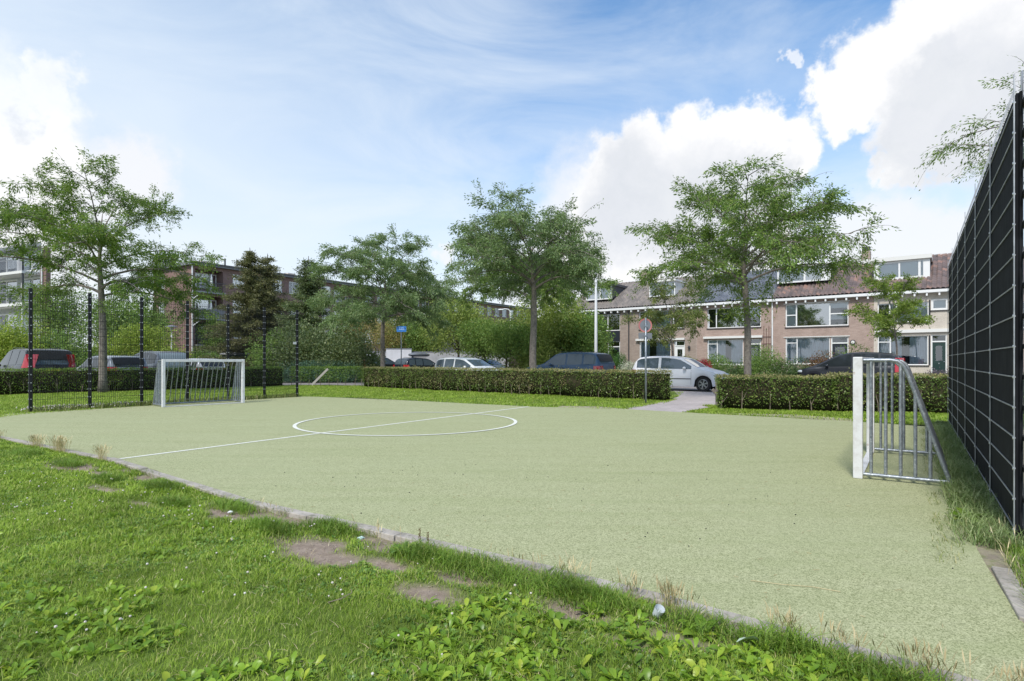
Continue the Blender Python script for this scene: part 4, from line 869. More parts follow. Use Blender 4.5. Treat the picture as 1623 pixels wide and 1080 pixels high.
# ================================================================ cars
def paint(name, c, flake=.3): return mat(name, c, .32, flake*.6, spec=.35, coat=.35)
m_glass = mat('car_glass', (.018, .022, .026), .05, spec=.6)
m_glass_l = mat('car_glass_light', (.07, .095, .115), .05, spec=.7)
m_red = mat('tail_lamp_red', (.42, .012, .02), .15, coat=1); m_lamp = mat('headlamp_clear', (.55, .58, .60), .08, .3, coat=1)
m_tyre = mat('tyre', (.014, .014, .015), .8); m_rim = mat('alloy_rim', (.50, .51, .53), .3, .8); m_trim = mat('black_trim', (.015, .015, .017), .5)
m_plate = mat('yellow_plate', (.75, .50, .03), .5)
class Car: pass
def car(label, paintm, L, W, H, prof, belt, wind, rearw, sidew, pos, head, wheels=(.165, .82), wr=.31, glass=None, plate=True, name='parked_car', box=False, spoiler=False, lamps=None, lampz=(.50, .62), trimz=None, group='parked cars', k=.26, plate_z=.42, seams=(), backglass=None):
    """local x: rear 0 -> front L (origin at the middle), profile in fractions of L and H"""
    glass = glass or m_glass
    r = empty(name, (pos[0], pos[1], -.035), head, label, 'car', group)
    pts = [(a*L, b*H) for a, b in prof]
    # resample + smooth the silhouette
    S = []; 
    for (x0, z0), (x1, z1) in zip(pts[:-1], pts[1:]):
        n = max(1, int(math.hypot(x1-x0, z1-z0)/.05)); S += [(x0+(x1-x0)*i/n, z0+(z1-z0)*i/n) for i in range(n)]
    S.append(pts[-1]); S = np.array(S)
    for _ in range(5): S[1:-1] = (S[:-2]+S[1:-1]*2+S[2:])/4
    xs_, zs_ = S[:, 0], S[:, 1]; xs_ = np.maximum.accumulate(xs_+np.arange(len(xs_))*1e-5)
    bl = lambda x: np.interp(x/L, [a for a, _ in belt], [b*H for _, b in belt])
    hw = lambda x: W/2*(1-.30*max(0, 1-x/.42)**2.2-.34*max(0, 1-(L-x)/.62)**2.2)
    zt = lambda x: float(np.interp(x, xs_, zs_)); wx = [w*L for w in wheels]; ar = wr+.055
    def zb(x):
        b = .20 if .35 < x < L-.4 else .20+.10*max(0, (.35-x)/.35, (x-L+.4)/.4)
        for w in wx:
            if abs(x-w) < ar: b = max(b, wr+math.sqrt(ar*ar-(x-w)**2)-.01)
        return b
    def shoulder(x, z=None): z = zt(x) if z is None else z; return min(bl(x), z-.025)
    def ycab(x, z, zsv): return hw(x)*.955-(z-zsv)*k
    def side_y(x, z):
        b, s = zb(x), shoulder(x)
        if z > s: return ycab(x, z, s)
        f = (z-b)/max(s-b, .01); return hw(x)*float(np.interp(f, [0, .06, .22, .55, .9, 1], [.965, .985, 1, 1, .985, .955]))
    rows = []; low = []
    for x, z in zip(xs_, zs_):
        b = min(zb(x), z-.08); s = shoulder(x, z); w = hw(x); rw = [(w*q, b+(s-b)*f) for f, q in ((0, .965), (.06, .985), (.22, 1), (.55, 1), (.9, .985), (1, .955))]
        hgt = z-s; yt = ycab(x, z, s)
        rw += [(ycab(x, s+hgt*f, s), s+hgt*f) for f in (.33, .66)]+[(yt, z-min(.03, hgt*.25)), (yt*.93, z-.004), (yt*.5, z+.008), (0, z+.012)]
        full = [(x-L/2, -a, c) for a, c in rw]+[(x-L/2, a, c) for a, c in rw[-2::-1]]; rows.append(full); low.append((x-L/2, w*.965, b))
    n = len(rows[0]); V = [p for rw in rows for p in rw]
    F = [(i*n+j, i*n+j+1, (i+1)*n+j+1, (i+1)*n+j) for i in range(len(rows)-1) for j in range(n-1)]
    b = MB(); b.add(V, [f[::-1] for f in F]); b.add(rows[0], [tuple(range(n))]); b.add(rows[-1], [tuple(range(n-1, -1, -1))])
    b.build('body', paintm, r, smooth=True)
    u = MB(); u.add([(x, s*y, z) for x, y, z in low for s in (-1, 1)], [(2*i, 2*i+1, 2*i+3, 2*i+2) for i in range(len(low)-1)]); u.build('underbody', M['dark'], r)
    arc = np.concatenate([[0], np.cumsum(np.hypot(np.diff(xs_), np.diff(zs_)))])
    def top_patch(nm, a0, a1, f0, f1, mt, off=.008, n=10, m=8, inset=.075):
        """patch on the silhouette surface between two stations (x fractions, or z fractions at the tail when negative)"""
        def toarc(a):
            if a < 0:
                half = slice(0, max(3, len(xs_)//4)); return float(np.interp(-a*H, zs_[half], arc[half]))
            return float(np.interp(a*L, xs_, arc))
        A0, A1 = toarc(a0), toarc(a1); g = MB(); vs = []
        for i in range(n+1):
            a = A0+(A1-A0)*i/n; x = float(np.interp(a, arc, xs_)); z = float(np.interp(a, arc, zs_)); e = .03
            tx = float(np.interp(a+e, arc, xs_)-np.interp(a-e, arc, xs_)); tz = float(np.interp(a+e, arc, zs_)-np.interp(a-e, arc, zs_)); q = math.hypot(tx, tz) or 1
            nx_, nz_ = -tz/q, tx/q; yt = ycab(x, z, shoulder(x, z))-inset
            for j in range(m+1): f = f0+(f1-f0)*j/m; y = yt*f; vs.append((x-L/2+nx_*(off+.012*(1-abs(f)**2)), y, z+nz_*(off+.012*(1-f*f))))
        g.add(vs, [(i*(m+1)+j, i*(m+1)+j+1, (i+1)*(m+1)+j+1, (i+1)*(m+1)+j) for i in range(n) for j in range(m)]); return g.build(nm, mt, r, smooth=True)
    def side_patch(nm, x0, x1, zf0, zf1, mt, s, off=.006, n=16, m=3, inset=.075, raw=False):
        g = MB(); vs = []; nn = 0
        for i in range(n+1):
            x = (x0+(x1-x0)*i/n)*L; lo_ = (bl(x)+.035 if not raw else zf0*H); hi = (zt(x)-inset if not raw else zf1*H)
            if not raw: lo_ += zf0; hi = min(hi, zf1*H)
            if hi < lo_+.012:
                if nn: break
                continue
            for j in range(m+1): z = lo_+(hi-lo_)*j/m; vs.append((x-L/2, s*(side_y(x, z)+off), z))
            nn += 1
        if nn > 1: g.add(vs, [(i*(m+1)+j, i*(m+1)+j+1, (i+1)*(m+1)+j+1, (i+1)*(m+1)+j) for i in range(nn-1) for j in range(m)]); return g.build(nm, mt, r, smooth=True)
    if wind: top_patch('windscreen', wind[0], wind[1], -.97, .97, glass, inset=.05)
    if rearw: top_patch('rear_window', rearw[0], rearw[1], -.95, .95, backglass or glass, inset=.06)
    for s in (-1, 1):
        for a, c in sidew: side_patch('side_window', a, c, 0, .975, glass, s)
        for a in seams: side_patch('door_seam', a, a+.0025, .19, float(bl(a*L))/H-.01, m_trim, s, .002, 1, 8, raw=True)
        if trimz: side_patch('rub_strip', .17+.12, .70, trimz, trimz+.022, m_trim, s, .012, raw=True)
        side_patch('tail_lamp', .004, .075, lampz[0], lampz[1], m_red, s, .010, 5, 3, raw=True)
        if lamps != 'none': top_patch('tail_lamp', -lampz[0], -lampz[1], s*.84, s*1.14, m_red, .012, 5, 4, inset=.03)
        g = MB(); g.sph((L*.5-.30, s*(hw(L-.30)-.13), .455*H), (.24, .12, .085), 14, 10); g.build('headlamp', m_lamp, r, smooth=True)
        mx_ = (wind[0] if wind else .7)*L-.42-L/2 if wind and wind[0] > wind[1] else ((wind[1] if wind else .7)*L-.50-L/2)
        g = MB(); zz = bl(L*.62)+.07; g.sph((mx_, s*(hw(L*.62)+.07), zz), (.075, .085, .065), 10, 8); g.build('mirror', paintm, r, smooth=True)
        g = MB(); 
        for a in seams[:1]: g.sph((a*L-L/2-.10 if len(seams) == 1 else a*L-L/2+.18, s*(side_y(a*L, bl(a*L)-.12)+.012), bl(a*L)-.11), (.075, .014, .016), 8, 5); g.build('door_handle', m_trim, r)
        for w in wx:
            g = MB(); y = s*(W/2-.115); n_ = 28; prof_ = [(-.10, wr*.66), (-.10, wr*.93), (-.07, wr), (.07, wr), (.10, wr*.93), (.10, wr*.66)]
            vs = [(w-L/2+q*math.cos(a), y+o_, wr+q*math.sin(a)) for a in [2*math.pi*i/n_ for i in range(n_)] for o_, q in prof_]
            g.add(vs, [(i*6+j, i*6+j+1, ((i+1) % n_)*6+j+1, ((i+1) % n_)*6+j) for i in range(n_) for j in range(5)]); tw = g.build('wheel', m_tyre, r, smooth=True)
            g = MB(); yo = y+s*.075; ring = [(w-L/2+q*math.cos(a), yo+s*o_, wr+q*math.sin(a)) for a in [2*math.pi*i/n_ for i in range(n_)] for o_, q in ((.012, wr*.69), (.018, wr*.62), (-.02, wr*.58))]
            g.add(ring, [(i*3+j, i*3+j+1, ((i+1) % n_)*3+j+1, ((i+1) % n_)*3+j) for i in range(n_) for j in range(2)])
            for q in range(6):
                a = 2*math.pi*q/6+.3
                for da in (-.13, .13): g.beam((w-L/2+.03*math.cos(a), yo, wr+.03*math.sin(a)), (w-L/2+wr*.62*math.cos(a+da), yo+s*.002, wr+wr*.62*math.sin(a+da)), .018, .026)
            g.cyl((w-L/2, yo+s*.002, wr), .05, .03, 'Y', 14); g.build('rim', m_rim, tw)
            g = MB(); g.cyl((w-L/2, y+s*.03, wr), wr*.66, .04, 'Y', 24); g.build('brake_disc', M['dark'], tw)
    if plate: g = MB(); g.box((.012-L/2-.018, 0, plate_z*H), (.02, .50, .11)); g.build('licence_plate', m_plate, r)
    if spoiler: top_patch('roof_spoiler', .03, .075, -.95, .95, m_trim, .03, 3, 6, inset=.05)
    g = MB(); 
    for s in (-1, 1): g.tube([(L*.22-L/2, s*(W/2*.66), H+.0), (L*.25-L/2, s*(W/2*.66), H+.03), (L*.50-L/2, s*(W/2*.66), H+.03), (L*.53-L/2, s*(W/2*.66), H-.01)], .012, 6)
    if box is not None and (box or L > 4.4): g.build('roof_rail', m_trim, r)
    if box:
        b = MB(); b.sph((0, 0, 0), (1.0, .42, .20), 20, 10); b.v = [(max(-.92, min(.92, x)), max(-.36, min(.36, y)), max(-.13, min(.17, z))) for x, y, z in b.v]
        o = b.build('roof_box', mat('roof_box_grey', (.16, .17, .19), .35, coat=.3), smooth=True)
        Mx = Matrix.Rotation(head, 4, 'Z'); q = Mx @ Vector((-.1, 0, 0)); o.location = (pos[0]+q.x, pos[1]+q.y, H+.19); o.rotation_euler = (0, 0, head); tag(o, 'grey roof box strapped on the dark hatchback beside the blue sign', 'roof box')
    return r
HATCH = [(0, .30), (.004, .42), (.012, .60), (.025, .68), (.075, .90), (.12, .965), (.22, .99), (.38, 1.0), (.50, .975), (.58, .935), (.765, .665), (.79, .645), (.92, .56), (.975, .47), (1.0, .33)]
ESTATE = [(0, .30), (.004, .44), (.010, .60), (.020, .68), (.060, .90), (.09, .965), (.2, .99), (.4, 1.0), (.50, .98), (.56, .94), (.70, .68), (.73, .655), (.90, .58), (.975, .49), (1.0, .34)]
MPV = [(0, .30), (.004, .42), (.010, .56), (.022, .66), (.055, .88), (.09, .955), (.2, .99), (.38, 1.0), (.48, .985), (.58, .93), (.80, .635), (.84, .60), (.94, .52), (.985, .44), (1.0, .32)]
BELT = [(0, .64), (.3, .615), (.8, .60), (1, .5)]
hd = math.atan2(-.60, .80)          # street direction, heading right
def mid(a, b): return ((a[0]+b[0])/2, (a[1]+b[1])/2)
def on_street(rx, ry, L, h): return (rx+math.cos(h)*L/2, ry+math.sin(h)*L/2)
silver = paint('silver_paint', (.70, .70, .75), .1)
car('silver three door hatchback parked at the end of the paved path', silver, 4.0, 1.72, 1.50, HATCH, BELT, (.60, .76), (-.70, -.91), [(.085, .335), (.365, .70)], on_street(5.75, 26.5, 4.0, hd), hd, trimz=.345, seams=(.352, .70), wr=.315, wheels=(.17, .825), glass=mat('side_glass', (.045, .065, .085), .04, spec=.9, coat=1), box=None, lampz=(.50, .60))
car('dark blue sport utility estate with its tail to the silver car', paint('dark_blue_paint', (.045, .085, .15), .45), 4.5, 1.84, 1.70, ESTATE, [(0, .66), (.2, .64), (.6, .61), (.8, .60), (1, .5)], (.57, .70), (-.70, -.92), [(.06, .20), (.22, .40), (.42, .68)], on_street(4.55, 27.0, 4.5, hd+math.pi), hd+math.pi, wr=.34, seams=(.41, .62), lampz=(.52, .62), glass=m_glass_l, spoiler=True)
car('white five door hatchback beyond the hedge, left of the pale tree trunk', paint('white_car_paint', (.66, .68, .70), .0), 4.1, 1.74, 1.47, HATCH, BELT, (.59, .755), (-.68, -.90), [(.085, .22), (.24, .40), (.42, .70)], on_street(-4.0, 32.8, 4.1, hd), hd, glass=m_glass_l, seams=(.41, .66), box=None)
car('dark car half hidden behind the white hatchback', paint('anthracite_paint', (.03, .035, .045), .4), 4.3, 1.76, 1.45, HATCH, BELT, (.59, .755), (-.68, -.90), [(.085, .22), (.24, .40), (.42, .70)], on_street(-3.7, 44.5, 4.3, hd), hd, seams=(.41, .66), box=None)
hu = math.atan2(.828, .56)-.12
car('black small people carrier parked nose away at the left end of the row', paint('black_paint', (.012, .013, .015), .2), 4.1, 1.75, 1.63, MPV, BELT, (.58, .79), (-.60, -.90), [(.07, .24), (.26, .46), (.48, .76)], at(600, 44)[:2], hu, seams=(.47, .72), lampz=(.50, .82), plate_z=.36, glass=m_glass_l, box=None)
car('dark hatchback with a roof box parked nose away beside the blue sign', paint('black_blue_paint', (.012, .016, .028), .3), 4.0, 1.72, 1.50, HATCH, BELT, (.59, .755), (-.68, -.90), [(.085, .22), (.24, .40), (.42, .70)], at(666, 43)[:2], hu, seams=(.41, .66), box=True, lampz=(.52, .66), glass=m_glass_l, plate_z=.36)
car('black people carrier facing left behind the right hedge and goal', paint('black_metallic_paint', (.018, .020, .026), .35), 4.4, 1.83, 1.69, MPV, [(0, .62), (.3, .60), (.8, .575), (1, .5)], (.58, .80), (-.62, -.90), [(.06, .20), (.22, .44), (.46, .79)], on_street(17.9, 26.3, 4.4, hd+math.pi), hd+math.pi, seams=(.45, .70), lampz=(.46, .84), glass=m_glass, box=None)
hl = math.atan2(.56, -.828)
def left_car(L, lx, ly, W): # rear-left corner given
    c, s = math.cos(hl), math.sin(hl); return (lx+c*L/2+s*W/2, ly+s*L/2-c*W/2)
car('black estate car with tall red tail lamps at the far left behind the hedge', paint('black_estate_paint', (.014, .015, .018), .3), 4.6, 1.88, 1.80, ESTATE, [(0, .62), (.5, .60), (1, .5)], (.57, .70), (-.63, -.915), [(.07, .22), (.24, .42), (.44, .68)], left_car(4.6, -19.2, 22.7, 1.88), hl, wr=.35, lampz=(.56, .86), glass=m_glass, backglass=m_glass_l, spoiler=True, seams=(.43, .64), plate_z=.5)
car('silver grey estate car behind the trunk of the big left tree', paint('grey_silver_paint', (.34, .36, .40), .35), 4.7, 1.80, 1.53, ESTATE, BELT, (.57, .70), (-.66, -.915), [(.07, .22), (.24, .42), (.44, .68)], left_car(4.7, -17.9, 25.6, 1.8), hl, lampz=(.55, .66), backglass=m_glass, spoiler=True, seams=(.43, .64))
car('grey people carrier with a big pale rear window behind the left goal', paint('grey_blue_paint', (.16, .18, .21), .35), 4.6, 1.85, 1.78, MPV, BELT, (.58, .79), (-.50, -.93), [(.07, .24), (.26, .46), (.48, .76)], left_car(4.6, -17.5, 28.4, 1.85), hl, backglass=mat('pale_rear_glass', (.22, .27, .29), .08, spec=.6), lampz=(.3, .45), seams=(.47, .72))
car('pale grey hatchback farthest right in the row behind the left goal', paint('pale_grey_paint', (.50, .52, .56), .2), 4.1, 1.74, 1.42, HATCH, BELT, (.59, .755), (-.68, -.90), [(.085, .22), (.24, .40), (.42, .70)], left_car(4.1, -17.0, 31.3, 1.74), hl, seams=(.41, .66), box=None)
# ================================================================ buildings
m_brickA = brick('brown_pink_brick', (.41, .30, .25), (.32, .23, .19), (.38, .34, .31))
m_brickA2 = brick('weathered_brown_brick', (.36, .285, .235), (.28, .215, .18), (.34, .31, .28))
m_cream = brick('cream_brick', (.60, .53, .45), (.52, .46, .39), (.50, .46, .41))
m_flat = brick('dark_red_flat_brick', (.27, .17, .145), (.20, .125, .11), (.23, .19, .175))
m_frame = mat('window_frame_white', (.72, .72, .71), .4); m_navy = mat('dark_panel', (.018, .022, .030), .4)
m_pane = glassy('window_glass', base=.20); m_pane_r = glassy('mirror_like_glass', base=.50)
m_curt = vary(mat('curtain_fabric', (.5, .55, .56), .9), (.52, .58, .60), (.42, .48, .50), 3)
m_curt2 = mat('cream_curtain', (.62, .63, .60), .9); m_room = mat('room_dark', (.018, .018, .018), .9)  # room_dark: near-black backing, the rooms' shade put into its colour
m_sill = mat('dark_sill', (.05, .045, .045), .6); m_pipe_d = mat('dark_pipe', (.035, .035, .04), .5)
m_green = mat('dark_green_door', (.012, .035, .030), .35, coat=.4); m_slab = mat('white_ledge', (.66, .65, .62), .6); m_zinc = mat('zinc', (.23, .24, .26), .5, .4)
m_slate = mat('dormer_side_slate', (.07, .07, .075), .7)
def tile_mat(name, a, b, c, rough=.6, coat=0):
    m = mat(name, a, rough, coat=coat); t = m.node_tree; p = t.nodes['Principled BSDF']; s = nd(t, 'ShaderNodeSeparateXYZ', inp={0: nd(t, 'ShaderNodeTexCoord').outputs['Object']})
    v = nd(t, 'ShaderNodeCombineXYZ', inp={0: mth(t, 'FLOOR', mth(t, 'DIVIDE', s.outputs[0], .25)), 1: mth(t, 'FLOOR', mth(t, 'DIVIDE', s.outputs[1], .294))}).outputs[0]
    w = nd(t, 'ShaderNodeTexWhiteNoise', inp={'Vector': v}).outputs['Value']; cc = ramp(t, w, [(0, a), (.6, b), (1, c)])
    n = noise(t, nd(t, 'ShaderNodeTexCoord').outputs['Object'], .9, 5, .6).outputs['Fac']; cc = mixc(t, ramp(t, n, [(.4, 0), (.75, .5)]), cc, tuple(x*.6 for x in a)); t.links.new(cc, p.inputs['Base Color']); return m
m_tileR = tile_mat('mottled_red_pantile', (.10, .078, .074), (.17, .122, .11), (.30, .175, .135))
m_tileG = tile_mat('grey_brown_pantile', (.15, .13, .118), (.20, .175, .155), (.26, .215, .185))
m_tileB = tile_mat('glazed_blue_pantile', (.085, .09, .105), (.13, .135, .15), (.19, .195, .21), .35, .3)
def cells(x0, x1, z0, z1, holes):
    X = sorted({x0, x1, *[min(max(v, x0), x1) for h in holes for v in h[:2]]}); Z = sorted({z0, z1, *[min(max(v, z0), z1) for h in holes for v in h[2:4]]}); out = []
    for a, b in zip(X[:-1], X[1:]):
        for c, d in zip(Z[:-1], Z[1:]):
            if b-a < 1e-5 or d-c < 1e-5: continue
            m_, n_ = (a+b)/2, (c+d)/2
            if not any(h[0] < m_ < h[1] and h[2] < n_ < h[3] for h in holes): out.append((a, b, c, d))
    return out
def panel(x0, x1, z0, z1, holes, y, dp, outer=True):
    """flat panel facing -y with holes whose reveals run back by dp"""
    g = MB()
    for a, b, c, d in cells(x0, x1, z0, z1, holes): g.add([(a, y, c), (b, y, c), (b, y, d), (a, y, d)], [(0, 1, 2, 3)])
    for a, b, c, d in [h[:4] for h in holes]+([(x1, x0, z0, z1)] if outer else []):
        g.add([(a, y, c), (b, y, c), (b, y, d), (a, y, d), (a, y+dp, c), (b, y+dp, c), (b, y+dp, d), (a, y+dp, d)], [(0, 4, 5, 1), (1, 5, 6, 2), (2, 6, 7, 3), (3, 7, 4, 0)])
    return g
def window(par, x0, x1, z0, z1, panes, y=.06, sill='dark', fr=None, name='window', fw=.05):
    """panes: (xa, xb, za, zb, kind)"""
    f = panel(x0, x1, z0, z1, panes, y, .06).build(name, fr or m_frame, par)
    for a, b, c, d, k in panes:
        if k == 'solid': MB().bb(a, b, y+.02, y+.04, c, d).build('panel', m_navy, f); continue
        MB().add([(a-.004, y+.03, c-.004), (b+.004, y+.03, c-.004), (b+.004, y+.03, d+.004), (a-.004, y+.03, d+.004)], [(0, 1, 2, 3)]).build('pane', m_pane_r if k in 'r' else m_pane, f)
        if k in 'cC':
            segs = [(a, b)] if k == 'C' else [(a, a+(b-a)*.30), (a+(b-a)*.52, b)]
            for s0, s1 in segs:
                n = max(8, int((s1-s0)/.03)); vs = []
                for i in range(n+1):
                    x = s0+(s1-s0)*i/n; yy = y+.13+.028*math.sin(i*1.25+s0*3)+.012*math.sin(i*.5)
                    vs += [(x, yy, c), (x, yy, d)]
                MB().add(vs, [(2*i, 2*i+2, 2*i+3, 2*i+1) for i in range(n)]).build('curtain', m_curt, f, smooth='all')
        if k == 'b': MB().add([(a, y+.09, c+(d-c)*.5), (b, y+.09, c+(d-c)*.5), (b, y+.09, d), (a, y+.09, d)], [(0, 1, 2, 3)]).build('blind', m_curt2, f)
        if k == 'w': MB().add([(a, y+.09, c), (b, y+.09, c), (b, y+.09, d), (a, y+.09, d)], [(0, 1, 2, 3)]).build('blind', m_curt2, f)
    MB().bb(x0, x1, y+.45, y+.47, z0-.1, z1+.1).build('room_dark_sheet', m_room, f)  # dark sheet just behind the panes stands in for the unlit room
    if sill: MB().bb(x0-.04, x1+.04, -.06, y+.02, z0-.07, z0-.004).build('sill', m_sill if sill == 'dark' else m_slab, f)
    return f
def grid_panes(x0, x1, z0, z1, splits, kinds, fw=.055, trans=None):
    """splits: x boundaries inside; kinds per column; trans = {col: z of a transom bar}"""
    X = [x0]+splits+[x1]; out = []
    for i, (a, b) in enumerate(zip(X[:-1], X[1:])):
        k = kinds[i]
        if k is None: continue
        aa, bb = a+fw*(1 if i == 0 else .6), b-fw*(1 if i == len(kinds)-1 else .6)
        if trans and i in trans: out += [(aa, bb, z0+fw, trans[i]-fw*.5, k), (aa, bb, trans[i]+fw*.5, z1-fw, k)]
        else: out.append((aa, bb, z0+fw, z1-fw, k))
    return out
HP = Vector((7.1, 49.3, 0)); HD = Vector((.7965, -.6047, 0)).normalized(); HN = Vector((-HD.y, HD.x, 0)); HZ = math.atan2(HD.y, HD.x)
EV, RG, RD = 5.58, 8.22, 4.4; SL = (RG-EV)/(RD+.25)
def F(px, py, yo=0):
    k = (px-811.5)/915; o = HP+HN*yo; s = (k*o.y-o.x)/(HD.x-k*HD.y); Y = o.y+HD.y*s; return s, EYE+(572-py)/915*Y
def roof_mesh(x0, x1, mt, par, dormer=None):
    nxr = int((x1-x0)/.25)*6; Ls = math.hypot(RD+.25, RG-EV); rows_ = int(Ls/.335); nyr = rows_*4; cs, sn = (RD+.25)/Ls, (RG-EV)/Ls
    i = np.arange(nxr+1); j = np.arange(nyr+1); Xg = x0+(x1-x0)*i/nxr; T = Ls*j/nyr
    wave = .034*np.sin(2*np.pi*Xg/.25)+.012*np.sin(4*np.pi*Xg/.25+1); fr_ = (j % 4)/4.; step = .046*(1-fr_)
    hgt = wave[:, None]+step[None, :]+.06; Yg = -.25+T*cs; Zg = EV+T*sn
    V = np.stack([np.broadcast_to(Xg[:, None], hgt.shape), Yg[None]-hgt*sn, Zg[None]+hgt*cs], 2).reshape(-1, 3); m = nyr+1
    I, J = np.meshgrid(np.arange(nxr), np.arange(nyr), indexing='ij'); a = (I*m+J).ravel(); Fq = np.stack([a, a+m, a+m+1, a+1], 1)
    o = np_mesh('roof', V, Fq, mt, par)
    MB().prism([(x0, RD, RG+.02), (x0, RD*2+.25, EV), (x0, RD*2+.25, EV-.1), (x0, RD, RG-.1), (x0, -.2, EV-.08), (x0, -.2, EV+.0)], (x1-x0, 0, 0)).build('roof_board', m_slate, par)
    g = MB(); n = int((x1-x0)/.33)
    for q in range(n): g.tube([(x0+(x1-x0)*q/n+.005, RD, RG+.05), (x0+(x1-x0)*(q+1)/n-.02, RD, RG+.065)], [.10, .115], 8)
    g.build('ridge_tiles', mt, o); return o
def dormer(par, s0, s1, z0, z1, yd, panes, fascia=.22, side=None, roofc=None, slope_side=0):
    f = window(par, s0, s1, z0, z1, panes, y=yd, sill=None, name='dormer')
    yb = (z1+fascia*.4-EV)/SL-.25
    MB().bb(s0-.10, s1+.10, yd-.16, yb+.35, z1+.003, z1+fascia).build('dormer_roof', roofc or m_slab, f)
    for x, sg in ((s0, 1), (s1, -1)):
        MB().prism([(x, yd+.003, z0+.01), (x, yd+.003, z1-.002), (x, (z1-EV)/SL-.25, z1-.002)], (sg*.05, 0, 0)).build('dormer_side', side or m_slate, f)
    return f
def house(i, s0, s1, label, wallm, tilem, holes_fn, left=False, right=False):
    o = HP+HD*s0; par = empty('row_house', o, HZ, label, 'house', 'brick terraced houses beyond the street'); w = s1-s0
    rel = lambda q: (q[0]-s0, q[1]-s0, q[2], q[3])
    holes = holes_fn(par, s0)
    panel(0.002, w-.002, -.1, EV-.02, [rel(h) for h in holes], 0, .25, outer=False).build('wall', wallm, par)
    for x, f_ in ((0, left), (w, right)):
        if f_: MB().prism([(x, .002, -.1), (x, .002, EV-.1), (x, RD, RG-.12), (x, RD*2, EV-.1), (x, RD*2, -.1)], (.2 if x == 0 else -.2, 0, 0)).build('gable_wall', wallm, par)
    roof_mesh(0, w, tilem, par)
    MB().bb(0, w, -.34, -.10, EV-.17, EV+.0).bb(0, w, -.095, -.003, EV-.19, EV-.06).build('gutter', m_frame, par)
    n = max(1, round(w/.6))
    for k in range(n): MB().bb((k+.5)*w/n-.045, (k+.5)*w/n+.045, -.30, -.004, EV-.36, EV-.195).build('gutter_bracket', m_frame, par)
    return par
def rect(pxa, pxb, pya, pyb, yo=0):
    sa, za = F(pxa, pya, yo); sb, zb_ = F(pxb, pyb, yo); sm, zm = F((pxa+pxb)/2, pya, yo); _, zn = F((pxa+pxb)/2, pyb, yo); return sa, sb, zn, zm
def ledge(par, s0, a, b, z, h=.16, d=.22): MB().bb(a-s0, b-s0, -d, .02, z, z+h).build('ledge', m_slab, par)
def door(par, a, b, z0, z1, mt, s0, glass=True, zt=None):
    """door leaf with frame; transom window above up to zt"""
    f = panel(a-s0, b-s0, z0, z1, [(a-s0+.07, b-s0-.07, z0+.02, (zt or z1)-.06)]+([(a-s0+.07, b-s0-.07, zt+.02, z1-.06)] if zt else []), .05, .07).build('door_frame', m_frame, par)
    la, lb, lz = a-s0+.07, b-s0-.07, (zt or z1)-.06
    holes = [(la+.16, lb-.16, z0+1.05, lz-.22)] if glass else []
    dr = panel(la, lb, z0+.02, lz, holes, .085, .03).build('door', mt, par)
    if glass: MB().add([(la+.15, .10, z0+1.04), (lb-.15, .10, z0+1.04), (lb-.15, .10, lz-.21), (la+.15, .10, lz-.21)], [(0, 1, 2, 3)]).build('pane', m_pane, dr)
    MB().sph((lb-.07, .06, z0+1.0), (.03, .03, .03), 8, 6).bb(la+.3, lb-.3, .07, .084, z0+.86, z0+.93).build('handle_and_letter_plate', m_rim, dr)
    if zt: MB().add([(la, .09, zt+.02), (lb, .09, zt+.02), (lb, .09, z1-.06), (la, .09, z1-.06)], [(0, 1, 2, 3)]).build('transom_pane', m_pane, f)
    MB().bb(la-.05, lb+.05, .5, .52, z0, z1).build('hall_dark_sheet', m_room, f)  # dark sheet behind the door glass stands in for the unlit hall
    return dr
def pipe(par, s0, px, mt, z1=EV-.2, z0=0): s, _ = F(px, 500); MB().tube([(s-s0, -.06, z0), (s-s0, -.06, z1)], .045, 8).build('downpipe', mt, par, smooth=True)
def S(px): return F(px, 500)[0]
# ---- house 1 (left end, black panelled front)
def h1(par, s0):
    a, b, z0, z1 = rect(928, 982.6, 499, 525); zt, zb_ = 4.62, F(955, 541.5)[1]
    window(par, a-s0, b-s0, z0, z1, grid_panes(a-s0, b-s0, z0, z1, [S(945)-s0, S(963)-s0], ['d', 'd', 'd']), sill=None)
    MB().bb(a-s0, b-s0, -.03, .02, z1+.02, EV-.20).build('upper_panel', m_navy, par); MB().bb(a-s0, b-s0, -.03, .02, zb_, z0-.02).build('middle_panel', m_navy, par)
    door(par, S(963.5), b, .05, zb_-.01, m_navy, s0, zt=F(973, 549.5)[1]); h2_ = (S(963.5), b, .05, zb_-.01)
    c, d = S(925), S(963); window(par, c-s0, d-s0, .5, zb_-.01, grid_panes(c-s0, d-s0, .5, zb_-.01, [(c+d)/2-s0], ['d', 'd']), sill='dark', fr=m_navy)
    g = MB(); aw0, aw1 = S(917)-s0, S(962)-s0; g.bb(aw0, aw1, -1.3, -.04, 2.45, 2.56)
    for x in (aw0+.05, (aw0+aw1)/2, aw1-.05): g.bb(x-.04, x+.04, -1.28, -1.2, 0, 2.449)
    g.build('pergola', m_navy, par)
    g = MB(); 
    for k in range(22): g.sph((aw0+.1+(aw1-aw0-.2)*k/21, -1.32, 2.42-.03*math.sin(k*1.5)), .026, 6, 4)
    g.build('string_lights', m_frame, par)
    pipe(par, s0, 997, m_pipe_d)
    yd = .75; a2, b2, q0, q1 = rect(929, 970, 454.5, 475.5, yd)
    dormer(par, a2-s0, b2-s0, q0, q1, yd, grid_panes(a2-s0, b2-s0, q0, q1, [S(942)+.15-s0, S(956)+.15-s0], ['r', 'w', 'r'], .09), fascia=.20, roofc=m_slate)
    return [(a, b, z0, z1), h2_, (c, d, .5, zb_-.01)]
house(1, -2.85, 3.15, 'left end terraced house with black panels, pergola and slate sided dormer', m_brickA2, m_tileG, h1, left=True)
